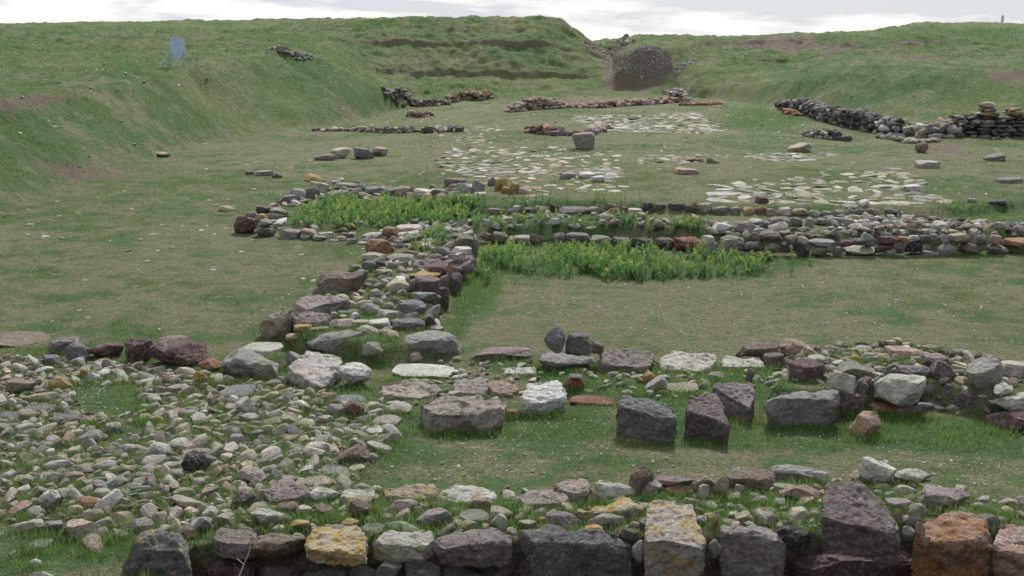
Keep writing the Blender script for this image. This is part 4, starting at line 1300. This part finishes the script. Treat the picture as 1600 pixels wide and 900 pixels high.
# ------------------------------------------------------------------ yellow flowering weeds
def weeds():
    vs, cs = [], []
    beds = [('455,352 480,322 560,316 740,318 755,340 740,362 700,352 640,350 560,362 500,362', 34, .34), ('755,318 900,312 1010,324 880,322', 16, .36), ('700,350 990,345 1110,352 1110,364 980,366 850,360 760,364', 18, .32),
            ('640,398 650,375 705,362 712,372 690,392', 26, .36), ('745,392 1000,394 1120,402 1270,412 1240,432 1150,432 1000,440 890,438 760,420', 26, .36), ('600,312 760,315 760,345 600,345', 20, .34),
            ('900,430 905,405 985,405 1000,435', 42, .42), ('742,455 745,400 790,400 760,450', 14, .28), ('545,372 600,372 560,380', 8, .2)]
    beds += [('1000,352 1110,352 1110,364 1000,364', 16, .3)]
    for poly, dens, hh in beds:
        P = np.array(gpoly(poly)); lo, hi = P.min(0), P.max(0); n = int(np.prod(hi - lo) * dens * 2.6)
        q = rng.uniform(lo, hi, (n, 2)); q = q[(sdist(q[:, 0], q[:, 1], [tuple(k) for k in P]) > 0) & (fbm(q[:, 0] * 1.9, q[:, 1] * 1.9, 3, 95) + rng.normal(0, .12, len(q)) > -.06)]
        Z = height(q[:, 0], q[:, 1])
        for (x, y), z in zip(q, Z):
            h = hh * .86 * rnd.uniform(.35, 1.2) * (.85 + .5 * abs(float(vnoise(np.array(x * 1.3), np.array(y * 1.3), 5)))); lx, ly = rnd.gauss(0, .08), rnd.gauss(0, .08); yel = rnd.random() < .42
            leaf = np.array([.085, .175, .055]) * rnd.uniform(.75, 1.3); tip = np.array([.19, .31, .08]) * rnd.uniform(.8, 1.2)
            nl = 17
            for k in range(nl):
                t = (k + .5) / nl; c0 = np.array([x + lx * t, y + ly * t, z + h * (t * .9)]); a = k * 2.4 + rnd.random(); ll = .095 * (1 - .55 * t) * rnd.uniform(.7, 1.2)
                d = np.array([math.cos(a), math.sin(a), .9]) * ll; s = np.array([-math.sin(a), math.cos(a), 0]) * rnd.uniform(.007, .020)
                vs.append(np.array([c0 - s, c0 + s, c0 + d])); cs.append(np.tile(leaf * (1 - t) + tip * t if yel else leaf * (1 - .4 * t) + tip * .4 * t, (3, 1)))
            st_ = np.array([[x - .006, y, z], [x + .006, y, z], [x + lx, y + ly, z + h]]); vs.append(st_); cs.append(np.tile(leaf, (3, 1)))
            if yel:
                for k in range(7):
                    c0 = np.array([x + lx, y + ly, z + h * .97]) + np.array([rnd.gauss(0, .016), rnd.gauss(0, .016), rnd.uniform(-.05, .02)]); e_ = .009
                    vs.append(np.array([c0 + (-e_, 0, -e_), c0 + (e_, 0, -e_), c0 + (0, e_ * .6, e_)])); cs.append(np.tile(np.array([.42, .42, .06]) * rnd.uniform(.7, 1.1), (3, 1)))
    v = np.concatenate(vs); tag(link('flowering_weeds', v, np.arange(len(v)).reshape(-1, 3), M_VEG, attrs={'col': np.concatenate(cs)}), 'bright green yellow flowering weeds growing between the low walls', 'weeds', kind='stuff')
weeds()
# tiny white daisies in the near turf
def daisies():
    P = gpoly('540,655 960,645 1600,700 1600,760 1000,735 560,765'); Q = gpoly('0,480 400,490 560,420 740,500 1600,520 1600,430 1200,440 740,430 400,390 0,400'); R_ = gpoly('90,600 230,600 240,645 120,650')
    out_v, out_c = [], []
    for poly, n, s in ((P, 300, .006), (Q, 200, .009), (R_, 60, .008), (gpoly('330,840 1600,830 1600,790 500,780'), 60, .007)):
        A = np.array(poly); lo, hi = A.min(0), A.max(0); q = rng.uniform(lo, hi, (n * 3, 2)); q = q[sdist(q[:, 0], q[:, 1], poly) > 0]
        q = q[fbm(q[:, 0] * .9, q[:, 1] * .9, 2, 99) > -.1][:n]; Z = height(q[:, 0], q[:, 1]) + .03
        for (x, y), z in zip(q, Z):
            a = rnd.random(); r = s * rnd.uniform(.8, 1.5)
            for k in range(5):
                t0, t1 = a + k * 1.2566, a + k * 1.2566 + 1.0
                out_v.append(np.array([[x, y, z + .003], [x + r * math.cos(t0), y + r * math.sin(t0), z - .002], [x + r * math.cos(t1), y + r * math.sin(t1), z + .004]])); out_c.append(np.full((3, 3), .72))
    v = np.concatenate(out_v); tag(link('daisies', v, np.arange(len(v)).reshape(-1, 3), M_VEG, attrs={'col': np.concatenate(out_c)}), 'tiny white daisies dotted through the turf', 'flowers', kind='stuff')
daisies()

def stalk():
    p = [at_Y(x_, y_, Y_) for x_, y_, Y_ in ((372, 905, 7.72), (381, 882, 7.78), (388, 866, 7.80), (392, 852, 7.82), (396, 842, 7.84), (397, 836, 7.85))]
    vs, fs, k = [], [], 0
    for i in range(len(p) - 1):
        v, f = bar(p[i], p[i + 1], .0045 * (1 - i * .14)); vs.append(v); fs.append(f + k); k += 8
        if i in (1, 3):
            v, f = bar(p[i], p[i] + np.array([-.05 + .09 * (i > 2), 0, .05]), .002); vs.append(v); fs.append(f + k); k += 8
    tag(link('dry_stalk', np.concatenate(vs), np.concatenate(fs), simple('dead_stem', (.42, .38, .30), .9), loc=tuple(p[0])), 'thin pale dry stalk standing before the purplish stone of the front wall', 'plant')
def rosette():
    vs = []; cs = []; c0 = hit(205, 776)[0]
    for k in range(16):
        a = k * 2.4; ll = rnd.uniform(.07, .13); up = rnd.uniform(.15, .7); d = np.array([math.cos(a), math.sin(a), 0]); n_ = np.array([-math.sin(a), math.cos(a), 0]); q = [c0 + d * ll * t_ + np.array([0, 0, .02 + up * ll * t_ * (1.5 - t_)]) for t_ in (0, .35, .7, 1)]
        wv = [.008, .022, .020, .002]
        for i in range(3):
            A_, B_, C_, D_ = q[i] - n_ * wv[i], q[i] + n_ * wv[i], q[i + 1] + n_ * wv[i + 1], q[i + 1] - n_ * wv[i + 1]
            vs += [np.array([A_, B_, C_]), np.array([A_, C_, D_])]; cs += [np.tile([.20, .26, .19], (3, 1))] * 2
    v = np.concatenate(vs); tag(link('rosette_plant', v, np.arange(len(v)).reshape(-1, 3), M_VEG, attrs={'col': np.concatenate(cs)}, loc=tuple(c0)), 'grey green leafy rosette growing among the rubble', 'plant')
rosette()
# ------------------------------------------------------------------ the notice board on the left bank, and the mast on the skyline
def simple(name, colr, rough=.5, metal=0.0):
    m, t, p = mat(name); pos = N(t, 'ShaderNodeNewGeometry').outputs['Position']
    c = mixc(t, mrange(t, noise(t, pos, 6, 5), .35, .7), colr, tuple(q * .78 for q in colr)); t.links.new(c, p.inputs['Base Color'])
    p.inputs['Roughness'].default_value = rough; p.inputs['Metallic'].default_value = metal; return m
M_BOARD = simple('grey_blue_painted_sheet', (.42, .50, .62)); M_FRAME = simple('galvanised_steel', (.36, .42, .43), .5, .3)
def bar(a, b, r):
    a, b = np.array(a, float), np.array(b, float); d = (b - a) / np.linalg.norm(b - a); s = np.cross(d, [0, 1, .01]); s /= np.linalg.norm(s); t = np.cross(d, s)
    v = [p + r * (i * s + j * t) for p in (a, b) for i, j in ((-1, -1), (1, -1), (1, 1), (-1, 1))]
    return np.array(v), np.array([[0, 1, 2, 3], [7, 6, 5, 4], [0, 4, 5, 1], [1, 5, 6, 2], [2, 6, 7, 3], [3, 7, 4, 0]])
def board():
    g0 = hit(265, 106)[0]; Y = g0[1]; s = Y / F
    root = bpy.data.objects.new('notice_board', None); COL.objects.link(root); root.location = tuple(g0)
    tag(root, 'grey blue notice board on slanting legs standing on the left bank', 'sign')
    bw = 22 * s; top = 46 * s; bot = 15 * s; x0 = 0
    back = .25
    v, f = bar((bw / 2, back, bot), (bw / 2, back, top), .01)
    v = np.array([[a * bw, back + dy, z] for dy in (0, .04) for a, z in ((0, bot), (1, bot), (1, top), (0, top))])
    f = np.array([[0, 1, 2, 3], [7, 6, 5, 4], [0, 4, 5, 1], [1, 5, 6, 2], [2, 6, 7, 3], [3, 7, 4, 0]])
    link('board', v, f, M_BOARD, parent=root)
    for xx in (0.02, bw - .02):
        v, f = bar((xx, back + .07, -.3), (xx, back + .07, bot + .3), .035); link('post', v, f, M_FRAME, parent=root)
        v, f = bar((xx - .56, -.45, -.25), (xx - .03, back - .04, bot + (top - bot) * .3), .03); link('brace', v, f, M_FRAME, parent=root)
board()
stalk()
def mast():
    X, Y = at_z(1567, 40)[0] * 0, 150.0
    a, b = ray(1567, 24); base = hz(a * Y, Y); topz = H + b * Y; x_ = a * Y; vs, fs, k = [], [], 0
    legs = [(-.16, -.16), (.16, -.16), (.16, .16), (-.16, .16)]; hgt = topz - base
    segs = 9
    for i, (lx, ly) in enumerate(legs):
        v, f = bar((lx, ly, -.3), (lx * .5, ly * .5, hgt), .025); vs.append(v); fs.append(f + k); k += 8
        for q in range(segs):
            t0, t1 = q / segs, (q + 1) / segs; n_ = legs[(i + 1) % 4]
            v, f = bar((lx * (1 - .5 * t0), ly * (1 - .5 * t0), hgt * t0), (n_[0] * (1 - .5 * t1), n_[1] * (1 - .5 * t1), hgt * t1), .015); vs.append(v); fs.append(f + k); k += 8
    tag(link('lattice_mast', np.concatenate(vs) + np.array([x_, Y, base]), np.concatenate(fs), M_FRAME, loc=(x_, Y, base)), 'thin lattice mast rising over the right skyline', 'mast')
mast()
